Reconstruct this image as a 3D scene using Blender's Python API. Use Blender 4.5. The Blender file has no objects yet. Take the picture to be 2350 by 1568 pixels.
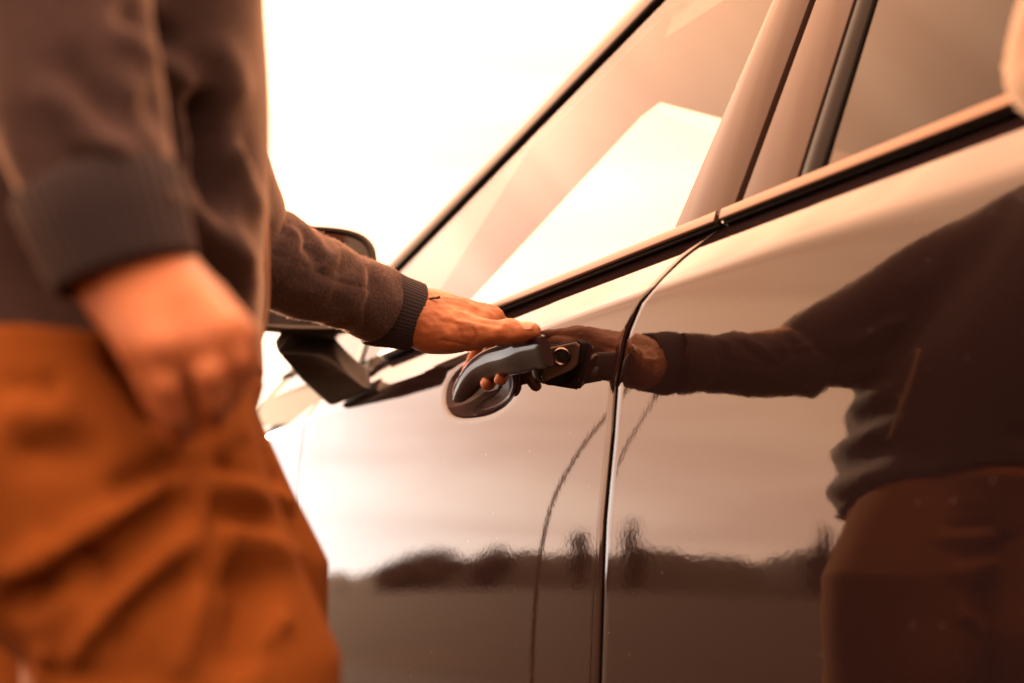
import bpy, bmesh, math, random
import numpy as np
from mathutils import Vector, Matrix

random.seed(4)
rng = np.random.default_rng(4)
sc = bpy.context.scene
COL = sc.collection

# ------------------------------------------------------------------ camera
W, H, F = 2350.0, 1568.0, 2500.0          # design frame of the photograph and its focal length in those pixels
YAW = math.atan(1505 / math.hypot(F, 506))
PITCH = math.atan(506 / F)
CAM = np.array([0.0, 0.0, 0.75])
FW = np.array([math.sin(YAW) * math.cos(PITCH), math.cos(YAW) * math.cos(PITCH), math.sin(PITCH)])
RT = np.array([math.cos(YAW), -math.sin(YAW), 0.0])
UP = np.cross(RT, FW)
cam_d = bpy.data.cameras.new('camera')
cam = bpy.data.objects.new('camera', cam_d)
COL.objects.link(cam)
cam.location = CAM
cam.rotation_euler = Matrix((RT, UP, -FW)).transposed().to_euler()
cam_d.sensor_width = 36
cam_d.lens = 36 * F / W
cam_d.clip_start = 0.02
cam_d.clip_end = 6000
cam_d.dof.use_dof = True
cam_d.dof.focus_distance = 1.10
cam_d.dof.aperture_fstop = 2.6
sc.camera = cam

# ------------------------------------------------------------------ light and sky
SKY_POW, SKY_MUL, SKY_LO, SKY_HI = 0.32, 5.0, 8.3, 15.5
SUN_AZ = math.radians(-8)       # from +Y (forward along the car), negative = away from the car
SUN_EL = math.radians(14)
sun_dir = np.array([math.sin(SUN_AZ) * math.cos(SUN_EL), math.cos(SUN_AZ) * math.cos(SUN_EL), math.sin(SUN_EL)])
world = bpy.data.worlds.new('World')
sc.world = world
world.use_nodes = True
wn, wl = world.node_tree.nodes, world.node_tree.links
wn.clear()
def N(t, **k):
    n = wn.new(t)
    for a_, v in k.items(): setattr(n, a_, v)
    return n
sky = N('ShaderNodeTexSky', sky_type='NISHITA', sun_disc=False)
sky.sun_elevation = SUN_EL
sky.sun_rotation = SUN_AZ
sky.air_density = 1.0; sky.dust_density = 1.2; sky.ozone_density = 1.0
bw = N('ShaderNodeRGBToBW')
wl.new(sky.outputs[0], bw.inputs[0])
pw = N('ShaderNodeMath', operation='POWER'); pw.inputs[1].default_value = SKY_POW; wl.new(bw.outputs[0], pw.inputs[0])
ml = N('ShaderNodeMath', operation='MULTIPLY'); ml.inputs[1].default_value = SKY_MUL; wl.new(pw.outputs[0], ml.inputs[0])
tmr = N('ShaderNodeMapRange'); tmr.inputs[1].default_value = SKY_LO; tmr.inputs[2].default_value = SKY_HI; sx0 = N('ShaderNodeSeparateXYZ'); tc0 = N('ShaderNodeTexCoord'); wl.new(tc0.outputs['Generated'], sx0.inputs[0])
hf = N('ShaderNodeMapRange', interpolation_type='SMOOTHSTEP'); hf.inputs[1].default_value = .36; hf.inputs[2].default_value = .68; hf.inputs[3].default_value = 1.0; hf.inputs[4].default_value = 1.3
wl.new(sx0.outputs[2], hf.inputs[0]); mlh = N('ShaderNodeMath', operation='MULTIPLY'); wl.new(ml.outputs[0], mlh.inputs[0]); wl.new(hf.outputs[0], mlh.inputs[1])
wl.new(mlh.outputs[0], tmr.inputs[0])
tint = N('ShaderNodeMix', data_type='RGBA'); wl.new(tmr.outputs[0], tint.inputs[0])
tint.inputs[6].default_value = (1.52, 0.78, 0.43, 1); tint.inputs[7].default_value = (1.06, 1.0, 0.97, 1)   # dusk red away from the sun, cream around it
warm = N('ShaderNodeMix', data_type='RGBA', blend_type='MULTIPLY'); warm.inputs[0].default_value = 1
wl.new(ml.outputs[0], warm.inputs[6]); wl.new(tint.outputs[2], warm.inputs[7])
blend = N('ShaderNodeMix', data_type='RGBA'); blend.inputs[0].default_value = 0.97
wl.new(sky.outputs[0], blend.inputs[6]); wl.new(warm.outputs[2], blend.inputs[7])
# thin cloud streaks over the whole sky
tc = N('ShaderNodeTexCoord')
mp = N('ShaderNodeMapping'); mp.inputs['Scale'].default_value = (1.6, 1.6, 11.0)
mp.inputs['Rotation'].default_value = (0.10, 0.05, 0.4)
wl.new(tc.outputs['Generated'], mp.inputs[0])
nz = N('ShaderNodeTexNoise'); nz.inputs['Scale'].default_value = 1.5; nz.inputs['Detail'].default_value = 4; nz.inputs['Roughness'].default_value = 0.45
nz.inputs['Distortion'].default_value = 0.4
wl.new(mp.outputs[0], nz.inputs[0])
rmp = N('ShaderNodeValToRGB')
rmp.color_ramp.elements[0].position = 0.36; rmp.color_ramp.elements[0].color = (1.0, 0.97, 0.94, 1)
rmp.color_ramp.elements[1].position = 0.62; rmp.color_ramp.elements[1].color = (0.84, 0.76, 0.73, 1)
wl.new(nz.outputs[0], rmp.inputs[0])
cl = N('ShaderNodeMix', data_type='RGBA', blend_type='MULTIPLY'); cl.inputs[0].default_value = 1.0
wl.new(blend.outputs[2], cl.inputs[6]); wl.new(rmp.outputs[0], cl.inputs[7])
sx = N('ShaderNodeSeparateXYZ'); wl.new(tc.outputs['Generated'], sx.inputs[0])
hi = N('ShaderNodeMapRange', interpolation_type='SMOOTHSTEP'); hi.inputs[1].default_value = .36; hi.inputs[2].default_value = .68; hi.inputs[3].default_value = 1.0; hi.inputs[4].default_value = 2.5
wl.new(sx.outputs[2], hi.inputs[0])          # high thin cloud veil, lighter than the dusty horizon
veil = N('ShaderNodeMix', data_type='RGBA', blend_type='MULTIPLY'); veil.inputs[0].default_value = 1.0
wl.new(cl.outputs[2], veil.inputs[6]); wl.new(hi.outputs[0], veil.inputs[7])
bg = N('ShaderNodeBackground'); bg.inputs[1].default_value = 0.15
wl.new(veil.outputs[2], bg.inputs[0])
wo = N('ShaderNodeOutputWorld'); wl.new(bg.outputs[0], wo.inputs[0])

sun_l = bpy.data.lights.new('sun', 'SUN'); sun_l.energy = 5.0; sun_l.angle = math.radians(0.8); sun_l.color = (1.0, 0.72, 0.46)
sun = bpy.data.objects.new('sun', sun_l); COL.objects.link(sun)
sun.rotation_euler = Vector(-sun_dir).to_track_quat('-Z', 'Y').to_euler()

sc.view_settings.view_transform = 'Standard'
sc.view_settings.look = 'None'
sc.view_settings.gamma = 1
sc.view_settings.use_curve_mapping = False
sc.view_settings.exposure = 1.22
sc.cycles.use_denoising = True
sc.cycles.max_bounces = 8
sc.cycles.transparent_max_bounces = 16
sc.cycles.caustics_reflective = False
sc.cycles.caustics_refractive = False

# ------------------------------------------------------------------ helpers
def ray(px, py): return FW * F + RT * (px - W / 2) - UP * (py - H / 2)
def on_plane(px, py, P, n):
    r = ray(px, py); P = np.asarray(P, float); n = np.asarray(n, float)
    return CAM + r * ((P - CAM) @ n / (r @ n))
def on_x(px, py, x): return on_plane(px, py, (x, 0, 0), (1, 0, 0))
def on_y(px, py, y): return on_plane(px, py, (0, y, 0), (0, 1, 0))
def on_z(px, py, z): return on_plane(px, py, (0, 0, z), (0, 0, 1))
GK = 0.45; GX, GZ = 0.622, 1.041
def on_g(px, py, off=0.0): return on_plane(px, py, (GX + off, 0, GZ), (1, 0, -GK))   # side glass plane
def proj(P):
    v = np.asarray(P, float) - CAM; d = v @ FW
    return W / 2 + F * (v @ RT) / d, H / 2 - F * (v @ UP) / d

def tag(o, label=None, cat=None, group=None, kind=None):
    if label: o['label'] = label
    if cat: o['category'] = cat
    if group: o['group'] = group
    if kind: o['kind'] = kind
    return o
def empty(name, loc=(0, 0, 0)):
    o = bpy.data.objects.new(name, None); COL.objects.link(o); o.location = loc; o.empty_display_size = 0.1
    return o
def world_m(o):
    m = Matrix.Translation(o.location)
    return m if o.parent is None else world_m(o.parent) @ o.matrix_parent_inverse @ m
def parent_to(o, parent):
    if parent is not None:
        inv = world_m(parent).inverted()
        o.parent = parent
        o.matrix_parent_inverse = inv
def mesh_obj(name, V, Fc, mat=None, parent=None, smooth=True, nrm=None, autosharp=None):
    me = bpy.data.meshes.new(name)
    me.from_pydata([tuple(map(float, v)) for v in V], [], [tuple(int(i) for i in f) for f in Fc])
    me.validate(verbose=False)
    if mat is not None: me.materials.append(mat)
    me.polygons.foreach_set('use_smooth', [smooth] * len(me.polygons))
    if autosharp is not None and smooth:
        me.set_sharp_from_angle(angle=math.radians(autosharp))
    me.update()
    if nrm is not None and len(nrm) == len(me.vertices):
        me.normals_split_custom_set_from_vertices([tuple(map(float, n)) for n in nrm])
    o = bpy.data.objects.new(name, me); COL.objects.link(o)
    parent_to(o, parent)
    return o
def grid_faces(nr, nc, off=0, closed_c=False, flip=False):
    f = []
    for i in range(nr - 1):
        for j in range(nc if closed_c else nc - 1):
            a_ = off + i * nc + j; b_ = off + i * nc + (j + 1) % nc
            c_ = b_ + nc; d_ = a_ + nc
            f.append((a_, d_, c_, b_) if flip else (a_, b_, c_, d_))
    return f
def grid_obj(name, P, mat, parent=None, flip=False, **k):
    P = np.asarray(P); nr, nc = P.shape[:2]
    return mesh_obj(name, P.reshape(-1, 3), grid_faces(nr, nc, flip=flip), mat, parent, **k)
class MB:
    def __init__(s): s.V = []; s.F = []
    def add(s, V, Fc):
        o = len(s.V); s.V += [tuple(v) for v in V]; s.F += [tuple(o + i for i in f) for f in Fc]
    def loft(s, rings, cap=True):
        rings = np.asarray(rings); nr, nc = rings.shape[:2]
        o = len(s.V); s.V += [tuple(v) for v in rings.reshape(-1, 3)]
        s.F += grid_faces(nr, nc, o, True)
        if cap:
            s.F.append(tuple(o + i for i in range(nc))[::-1]); s.F.append(tuple(o + (nr - 1) * nc + i for i in range(nc)))
    def tube(s, pts, r, n=12, sx=1.0, ref=(0, 0, 1), cap=True):
        pts = np.asarray(pts, float); m = len(pts)
        r = np.full(m, r) if np.isscalar(r) else np.asarray(r)
        T = np.gradient(pts, axis=0); T /= np.linalg.norm(T, axis=1)[:, None]
        rings = []
        for i in range(m):
            u = np.cross(ref, T[i]); u /= max(1e-9, np.linalg.norm(u)); w = np.cross(T[i], u)
            a_ = np.linspace(0, 2 * math.pi, n, endpoint=False)
            rings.append(pts[i] + r[i] * (np.cos(a_)[:, None] * u * sx + np.sin(a_)[:, None] * w))
        s.loft(rings, cap)
    def box(s, lo, hi):
        x0, y0, z0 = lo; x1, y1, z1 = hi
        s.add([(x0,y0,z0),(x1,y0,z0),(x1,y1,z0),(x0,y1,z0),(x0,y0,z1),(x1,y0,z1),(x1,y1,z1),(x0,y1,z1)],
              [(0,3,2,1),(4,5,6,7),(0,1,5,4),(1,2,6,5),(2,3,7,6),(3,0,4,7)])
    def obj(s, name, mat, parent=None, bevel=0, seg=3, subdiv=0, autosharp=None, smooth=True):
        o = mesh_obj(name, s.V, s.F, mat, parent, smooth=smooth, autosharp=autosharp)
        if bevel:
            b = o.modifiers.new('bevel', 'BEVEL'); b.width = bevel; b.segments = seg; b.limit_method = 'ANGLE'; b.angle_limit = math.radians(35); b.harden_normals = False
        if subdiv:
            m_ = o.modifiers.new('sub', 'SUBSURF'); m_.levels = subdiv; m_.render_levels = subdiv
        return o
def slab(poly, nvec, th):
    """closed polygon given thickness th along nvec"""
    poly = np.asarray(poly, float); n = len(poly); q = poly + np.asarray(nvec) * th
    V = list(poly) + list(q)
    Fc = [tuple(range(n))[::-1], tuple(range(n, 2 * n))] + [(i, (i + 1) % n, n + (i + 1) % n, n + i) for i in range(n)]
    return V, Fc
def catmull(P, n):
    P = np.asarray(P, float); t = np.arange(len(P)); tt = np.linspace(0, len(P) - 1, n)
    Q = np.vstack([2 * P[0] - P[1], P, 2 * P[-1] - P[-2]])
    out = []
    for s in tt:
        i = min(int(s), len(P) - 2); u = s - i; a_, b_, c_, d_ = Q[i:i + 4]
        out.append(0.5 * ((2 * b_) + (c_ - a_) * u + (2 * a_ - 5 * b_ + 4 * c_ - d_) * u * u + (3 * b_ - a_ - 3 * c_ + d_) * u ** 3))
    return np.array(out)

# ------------------------------------------------------------------ materials
def mat_base(name):
    m = bpy.data.materials.new(name); m.use_nodes = True
    return m, m.node_tree.nodes, m.node_tree.links, m.node_tree.nodes['Principled BSDF']
def simple(name, col, rough=0.5, metal=0.0, ior=1.5, noise=0.0, nscale=40, bump=0.0, bscale=200, sheen=0.0, detail=3):
    m, n, l, b = mat_base(name)
    b.inputs['Base Color'].default_value = (*col, 1); b.inputs['Roughness'].default_value = rough
    b.inputs['Metallic'].default_value = metal; b.inputs['IOR'].default_value = ior
    if sheen:
        b.inputs['Sheen Weight'].default_value = sheen; b.inputs['Sheen Roughness'].default_value = 0.5
    t = n.new('ShaderNodeTexCoord')
    if noise:
        z = n.new('ShaderNodeTexNoise'); z.inputs['Scale'].default_value = nscale; z.inputs['Detail'].default_value = detail
        l.new(t.outputs['Object'], z.inputs[0])
        r = n.new('ShaderNodeMix'); r.data_type = 'RGBA'
        l.new(z.outputs[0], r.inputs[0])
        r.inputs[6].default_value = (*[c * (1 - noise) for c in col], 1); r.inputs[7].default_value = (*[min(1, c * (1 + noise)) for c in col], 1)
        l.new(r.outputs[2], b.inputs['Base Color'])
    if bump:
        z = n.new('ShaderNodeTexNoise'); z.inputs['Scale'].default_value = bscale; z.inputs['Detail'].default_value = 2
        l.new(t.outputs['Object'], z.inputs[0])
        q = n.new('ShaderNodeBump'); q.inputs['Strength'].default_value = 1; q.inputs['Distance'].default_value = bump
        l.new(z.outputs[0], q.inputs['Height']); l.new(q.outputs[0], b.inputs['Normal'])
    return m
def paint_mat():
    m, n, l, b = mat_base('car_paint')
    b.inputs['Base Color'].default_value = (0.012, 0.007, 0.008, 1)
    b.inputs['Roughness'].default_value = 0.035
    b.inputs['IOR'].default_value = 1.85
    b.inputs['Coat Weight'].default_value = 0.0
    t = n.new('ShaderNodeTexCoord')
    z = n.new('ShaderNodeTexNoise'); z.inputs['Scale'].default_value = 190; z.inputs['Detail'].default_value = 1
    l.new(t.outputs['Object'], z.inputs[0])
    z2 = n.new('ShaderNodeTexNoise'); z2.inputs['Scale'].default_value = 9; z2.inputs['Detail'].default_value = 1
    l.new(t.outputs['Object'], z2.inputs[0])
    q2 = n.new('ShaderNodeBump'); q2.inputs['Distance'].default_value = 0.00012; l.new(z2.outputs[0], q2.inputs['Height'])
    q = n.new('ShaderNodeBump'); q.inputs['Strength'].default_value = 1; q.inputs['Distance'].default_value = 0.000018
    l.new(z.outputs[0], q.inputs['Height']); l.new(q2.outputs[0], q.inputs['Normal']); l.new(q.outputs[0], b.inputs['Normal'])
    # dust specks
    v = n.new('ShaderNodeTexVoronoi'); v.inputs['Scale'].default_value = 60; l.new(t.outputs['Object'], v.inputs[0])
    r = n.new('ShaderNodeMapRange'); r.inputs[1].default_value = 0.036; r.inputs[2].default_value = 0.018; r.inputs[3].default_value = 0; r.inputs[4].default_value = 1
    l.new(v.outputs['Distance'], r.inputs[0])
    mx = n.new('ShaderNodeMix'); mx.data_type = 'RGBA'; l.new(r.outputs[0], mx.inputs[0])
    mx.inputs[6].default_value = (0.012, 0.007, 0.008, 1); mx.inputs[7].default_value = (0.16, 0.12, 0.09, 1)
    l.new(mx.outputs[2], b.inputs['Base Color'])
    mr = n.new('ShaderNodeMapRange'); mr.inputs[3].default_value = 0.035; mr.inputs[4].default_value = 0.6
    l.new(r.outputs[0], mr.inputs[0]); l.new(mr.outputs[0], b.inputs['Roughness'])
    return m
def glass_mat(name, tint, ior=1.55, rough=0.0):
    m = bpy.data.materials.new(name); m.use_nodes = True
    n, l = m.node_tree.nodes, m.node_tree.links; n.clear()
    tr = n.new('ShaderNodeBsdfTransparent'); tr.inputs[0].default_value = (*tint, 1)
    gl = n.new('ShaderNodeBsdfGlossy'); gl.inputs['Roughness'].default_value = rough
    ge = n.new('ShaderNodeNewGeometry'); dt = n.new('ShaderNodeVectorMath'); dt.operation = 'DOT_PRODUCT'
    l.new(ge.outputs['Incoming'], dt.inputs[0]); l.new(ge.outputs['Normal'], dt.inputs[1])
    def mt(op, a_, b_=None):
        q_ = n.new('ShaderNodeMath'); q_.operation = op
        for i_, v_ in ((0, a_), (1, b_)):
            if v_ is None: continue
            if isinstance(v_, (int, float)): q_.inputs[i_].default_value = v_
            else: l.new(v_, q_.inputs[i_])
        return q_.outputs[0]
    r0 = ((ior - 1) / (ior + 1)) ** 2
    ab = mt('ABSOLUTE', dt.outputs['Value']); om = mt('SUBTRACT', 1.0, ab); p5 = mt('POWER', om, 4.6)
    frs = mt('ADD', mt('MULTIPLY', p5, 1 - r0), r0)
    t = n.new('ShaderNodeTexCoord'); z = n.new('ShaderNodeTexNoise'); z.inputs['Scale'].default_value = 2.2
    l.new(t.outputs['Object'], z.inputs[0])
    q = n.new('ShaderNodeBump'); q.inputs['Distance'].default_value = 0.002; q.inputs['Strength'].default_value = 0.5
    l.new(z.outputs[0], q.inputs['Height']); l.new(q.outputs[0], gl.inputs['Normal'])
    mx = n.new('ShaderNodeMixShader'); o = n.new('ShaderNodeOutputMaterial')
    l.new(frs, mx.inputs[0]); l.new(tr.outputs[0], mx.inputs[1]); l.new(gl.outputs[0], mx.inputs[2]); l.new(mx.outputs[0], o.inputs[0])
    return m
PAINT = paint_mat()
RUBBER = simple('black_rubber', (0.010, 0.010, 0.012), 0.6, ior=1.25, noise=0.2, nscale=60)
GLOSSBLACK = simple('gloss_trim', (0.05, 0.034, 0.03), 0.10, ior=1.28)
HANDLEP = simple('handle_paint', (0.032, 0.020, 0.024), 0.10, ior=1.25)
HANDLEP.node_tree.nodes['Principled BSDF'].inputs['Specular IOR Level'].default_value = .26
GLOSSBLACK.node_tree.nodes['Principled BSDF'].inputs['Specular IOR Level'].default_value = .24
BELT = simple('satin_belt_moulding', (0.17, 0.115, 0.09), 0.28, metal=0.85)
PLASTIC = simple('grained_plastic', (0.022, 0.019, 0.019), 0.42, bump=0.0002, bscale=700)
CHROME = simple('satin_metal', (0.20, 0.16, 0.15), 0.2, metal=1.0)
UNDER = simple('dark_cavity', (0.008, 0.008, 0.009), 0.7, noise=0.2)
TRIM = simple('interior_trim', (0.05, 0.04, 0.036), 0.8, noise=0.15, nscale=300, bump=0.0003, bscale=900)
SEATM = simple('seat_fabric', (0.03, 0.027, 0.027), 0.85, noise=0.2, nscale=300)
GLASS = glass_mat('side_glass', (0.86, 0.86, 0.85), 1.36)
TINTED = glass_mat('tinted_glass', (0.05, 0.035, 0.03), 1.38)
WSCREEN = glass_mat('windscreen_glass', (0.92, 0.93, 0.91), 1.45)
MIRRORM = simple('mirror_glass', (0.012, 0.011, 0.012), 0.03, ior=1.6)  # dark reflection put into a near-black base instead of a mirror coating
# ------------------------------------------------------------------ the setting
def ground_mat():
    m, n, l, b = mat_base('dry_field')
    t = n.new('ShaderNodeTexCoord')
    z = n.new('ShaderNodeTexNoise'); z.inputs['Scale'].default_value = 0.6; z.inputs['Detail'].default_value = 8
    l.new(t.outputs['Object'], z.inputs[0])
    r = n.new('ShaderNodeValToRGB'); l.new(z.outputs[0], r.inputs[0])
    r.color_ramp.elements[0].position = 0.35; r.color_ramp.elements[0].color = (0.026, 0.012, 0.005, 1)
    r.color_ramp.elements[1].position = 0.7; r.color_ramp.elements[1].color = (0.050, 0.024, 0.008, 1)
    l.new(r.outputs[0], b.inputs['Base Color']); b.inputs['Roughness'].default_value = 1.0; b.inputs['Specular IOR Level'].default_value = 0.05
    return m
def asphalt_mat():
    m, n, l, b = mat_base('asphalt')
    t = n.new('ShaderNodeTexCoord')
    z = n.new('ShaderNodeTexNoise'); z.inputs['Scale'].default_value = 220; z.inputs['Detail'].default_value = 4
    l.new(t.outputs['Object'], z.inputs[0])
    z2 = n.new('ShaderNodeTexNoise'); z2.inputs['Scale'].default_value = 1.3; z2.inputs['Detail'].default_value = 5
    l.new(t.outputs['Object'], z2.inputs[0])
    r = n.new('ShaderNodeValToRGB'); l.new(z.outputs[0], r.inputs[0])
    r.color_ramp.elements[0].color = (0.024, 0.011, 0.005, 1); r.color_ramp.elements[1].color = (0.050, 0.025, 0.012, 1)
    mx = n.new('ShaderNodeMix'); mx.data_type = 'RGBA'; mx.blend_type = 'MULTIPLY'; mx.inputs[0].default_value = 0.6
    l.new(r.outputs[0], mx.inputs[6]); l.new(z2.outputs[0], mx.inputs[7])
    l.new(mx.outputs[2], b.inputs['Base Color']); b.inputs['Roughness'].default_value = 0.95; b.inputs['Specular IOR Level'].default_value = 0.15
    q = n.new('ShaderNodeBump'); q.inputs['Distance'].default_value = 0.004; l.new(z.outputs[0], q.inputs['Height']); l.new(q.outputs[0], b.inputs['Normal'])
    return m
FIELD = ground_mat()
def plane(name, x0, x1, y0, y1, z, mat):
    o = mesh_obj(name, [(x0, y0, z), (x1, y0, z), (x1, y1, z), (x0, y1, z)], [(0, 1, 2, 3)], mat, smooth=False)
    return tag(o, kind='structure')
g = plane('ground', -3000, 3000, -3000, 3000, -0.02, FIELD); g['label'] = 'dry brownish field stretching to the horizon'
rd = plane('road', -3.2, 4.0, -60, 220, -0.012, asphalt_mat()); rd['label'] = 'dark asphalt lane beside the parked car'

def lerp(a_, b_, t): return np.asarray(a_) + (np.asarray(b_) - np.asarray(a_)) * t
def az_pt(px, dist):
    """place seen mirrored in the car door at photo column px (azimuth left of the car direction)"""
    f_ = YAW + math.atan((px - W / 2) / F)
    return np.array([1.17 - math.sin(f_) * dist, math.cos(f_) * dist, 0.0])
HILL = simple('far_scrub_hill', (0.026, 0.015, 0.009), 0.95, noise=0.4, nscale=0.02)
def hill(name, lab, dist, prof, depth, mat):
    """ridge from photo columns/heights (height in metres at that distance)"""
    V = []; nr = 7
    cols = np.linspace(prof[0][0], prof[-1][0], 700)
    hs = np.interp(cols, [p[0] for p in prof], [p[1] for p in prof])
    hs = hs + rng.normal(0, 0.35, len(cols)) + 1.1 * np.sin(cols * 1.7) + .9 * np.sin(cols * .83 + 1) + .6 * np.sin(cols * 3.9)
    for k in range(nr):
        u = k / (nr - 1); e = math.sin(u * math.pi)
        for c, h_ in zip(cols, hs):
            p = az_angle(c, dist + (u - 0.5) * depth)
            V.append((p[0], p[1], -1 + (h_ + 1) * e ** 0.8))
    return tag(mesh_obj(name, V, grid_faces(nr, len(cols), flip=True), mat), lab, kind='structure')
def az_angle(deg, dist):
    f_ = math.radians(deg); return np.array([-math.sin(f_) * dist, math.cos(f_) * dist, 0.0])
def px2deg(px): return math.degrees(YAW + math.atan((px - W / 2) / F))
h1 = hill('hill', 'low dark wooded ridge across the field behind the viewer', 420,
     [(8, 2), (px2deg(760), 8), (px2deg(1050), 13), (px2deg(1300), 16), (px2deg(1480), 17), (px2deg(1740), 15), (px2deg(1960), 20), (60, 24), (80, 20), (120, 26), (170, 16), (230, 22), (300, 14), (345, 8), (368, 2)], 160, HILL)

LEAF = simple('evening_leaves', (0.075, 0.046, 0.024), 0.8, noise=0.5, nscale=1.3)
BARK = simple('grey_bark', (0.06, 0.045, 0.035), 0.9, noise=0.4, nscale=12)
def tree(kind_name, lab, pos, h, rx, rz, n=1400, leaf=0.35, group=None, squash=1.0, seed=0):
    r_ = np.random.default_rng(seed)
    t = empty(kind_name, pos); tag(t, lab, 'tree', group)
    m = MB()
    m.tube([(pos[0] + r_.normal(0, .02) * k, pos[1] + r_.normal(0, .02) * k, h * 0.8 * k / 5 - 0.05) for k in range(6)], np.linspace(0.035 * h, 0.008 * h, 6), 8)
    for k in range(6):
        a_ = k * 1.05 + r_.random(); z0 = h * (0.3 + 0.07 * k)
        m.tube([(pos[0], pos[1], z0), (pos[0] + math.cos(a_) * rx * .35, pos[1] + math.sin(a_) * rx * .35, z0 + h * .10), (pos[0] + math.cos(a_) * rx * .65, pos[1] + math.sin(a_) * rx * .65, z0 + h * .17)], [0.014 * h, 0.009 * h, 0.004 * h], 6)
    m.obj('trunk', BARK, t)
    cl_ = r_.normal(0, 1, (26, 3)); cl_ /= np.linalg.norm(cl_, axis=1)[:, None]; cl_ *= r_.uniform(.35, .95, (26, 1))
    V = []; Fc = []
    for i in range(n):
        c = cl_[r_.integers(26)] + r_.normal(0, .17, 3)
        p = np.array([pos[0] + c[0] * rx, pos[1] + c[1] * rx, h - rz + c[2] * rz * squash])
        u = r_.normal(0, 1, 3); u /= np.linalg.norm(u); w_ = np.cross(u, r_.normal(0, 1, 3)); w_ /= np.linalg.norm(w_)
        s = leaf * r_.uniform(.5, 1.2); o = len(V)
        V += [p + u * s, p + w_ * s * .5, p - u * s, p - w_ * s * .5]; Fc.append((o, o + 1, o + 2, o + 3))
    tag(mesh_obj('crown', V, Fc, LEAF, t, smooth=False), kind='stuff')
    return t
D = 340
def tree_px(px, top_px, rxpx, lab, seed, nm='broadleaf_tree', grp='trees on the far side of the field', dist=D, full=False):
    p = az_pt(px, dist); sc_ = dist / F
    h = 0.75 + (1345 - top_px) * sc_ * 1.0 + 1.5
    return tree(nm, lab, tuple(p), h, rxpx * 1.25 * sc_, h * (0.5 if not full else .5), 1500, 1.3, grp, 1.0, seed)
tree_px(950, 1248, 75, 'round leafy tree on the left of the pair reflected in the front door', 1)
tree_px(870, 1290, 55, 'low bushy tree beside the round leafy tree in the door reflection', 6)
tree_px(1105, 1262, 50, 'smaller round tree right of the big one in the front door reflection', 2)
tree_px(1316, 1208, 20, 'slim narrow tree reflected just left of the door gap', 3, 'slim_tree')
tree_px(1450, 1180, 27, 'tall slim tree reflected just right of the door gap', 4, 'slim_tree')
tree_px(1905, 1185, 30, 'dark upright tree reflected beside the orange trousers in the rear door', 5, 'slim_tree')

REED = simple('dry_stem', (0.17, 0.095, 0.05), 0.8, noise=.3, nscale=60)
def reed(lab, line, y, r0, r1):
    """thin dry stem standing beside the car, placed from where the door mirrors it"""
    pts = []
    for px, py in line:
        q = on_y(px, py, y); pts.append(np.array([2 * .585 - q[0], y, q[2]]))
    g_ = pts[0].copy(); g_[2] = -.01; pts = [g_, lerp(g_, pts[0], .5)] + pts
    o = empty('reed_stalk', tuple(g_)); tag(o, lab, 'reed', 'dry stalks beside the car')
    m = MB(); n_ = 40; m.tube(catmull(pts, n_), np.linspace(r0, r1, n_), 8, ref=(0, 1, 0)); m.obj('stem', REED, o)
    m = MB(); c = np.array(pts[-1]); k_ = 8
    m.tube([c + np.array([-.004 * i, 0, .010 * i]) for i in range(k_)], [.001, .003, .004, .0045, .0045, .004, .003, .001], 8, ref=(0, 1, 0)); m.obj('seed_head', REED, o)
reed('thicker dry stalk mirrored left of the door gap', [(1262, 1568), (1262, 1400), (1268, 1280), (1290, 1130), (1335, 1010), (1380, 925), (1425, 850)], 1.26, .0032, .0022)
reed('thin dry stalk mirrored right of the door gap', [(1400, 1568), (1402, 1350), (1408, 1240), (1422, 1090), (1445, 990), (1472, 925), (1500, 860)], 1.215, .0026, .0016)
# ------------------------------------------------------------------ the car
car = empty('parked_car', (1.5, 1.0, 0.0))
tag(car, 'dark glossy car whose front door handle the person is pulling', 'car')
XS = 0.585
_zy = np.array([0.3, .38, .57, .75, .94, 1.08, 1.39, 1.55, 1.79, 2.4]); _zz = np.array([.986, .987, .991, .989, .987, .984, .981, .977, .970, .945])
_zz = _zz + 0.0
def zc(y): return np.interp(y, _zy, _zz)
ZB = 1.0385
def zb(y): return ZB - 0.02 * np.maximum(0, y - 1.5) ** 1.5
BD = 0.036
DISH = (1.060, 0.9435)
def body_x(y, z, dish=True):
    y = np.asarray(y, float); z = np.asarray(z, float); c = zc(y); h = np.maximum(zb(y) - c, .02)
    t = (z - c) / h
    lower = XS + 0.020 * (z - c) + .13 * (np.maximum(0, z - .74) ** 2 - .0615) + 0.30 * np.maximum(0, .60 - z) ** 2 + 0.012 * (y - 0.8) ** 2 + 0.25 * np.maximum(0, y - 1.9) ** 2
    lower = lower + .03 * (z - .75) * np.clip(y - .95, 0, .6)
    upper = lower + BD * (0.86 * t + 0.14 * t * t)
    x = np.where(t > 0, upper, lower)
    # soft crease
    s = 0.10; w = np.exp(-(t / s) ** 2); x = x + 0.0006 * w
    if dish:
        u = (y - DISH[0]) / 0.088; v = (z - DISH[1] - 0.02 * (y - DISH[0])) / 0.034
        r = (np.abs(u) ** 2.4 + np.abs(v) ** 2.4) ** (1 / 2.4)
        k = np.clip(1.12 - r, 0, 1); k = k * k * (3 - 2 * k)
        x = x + 0.017 * k
    return x
seam_pts = np.array([on_x(px, py, XS - .012 * min(1, max(0, (py - 760) / 240)) + BD * min(1, max(0, (660 - py) / 155)))[[1, 2]] for px, py in [(1383, 1568), (1388, 1200), (1400, 1000), (1415, 880), (1440, 780), (1470, 700), (1500, 660), (1560, 590), (1630, 530), (1662, 504)]])
def seam_y(z):
    zz = np.concatenate([[.2, .45], seam_pts[:, 1], [1.06]]); yy = np.concatenate([[.86, .845], seam_pts[:, 0], [seam_pts[-1, 0] - .02]])
    return np.interp(z, zz, yy)
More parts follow.
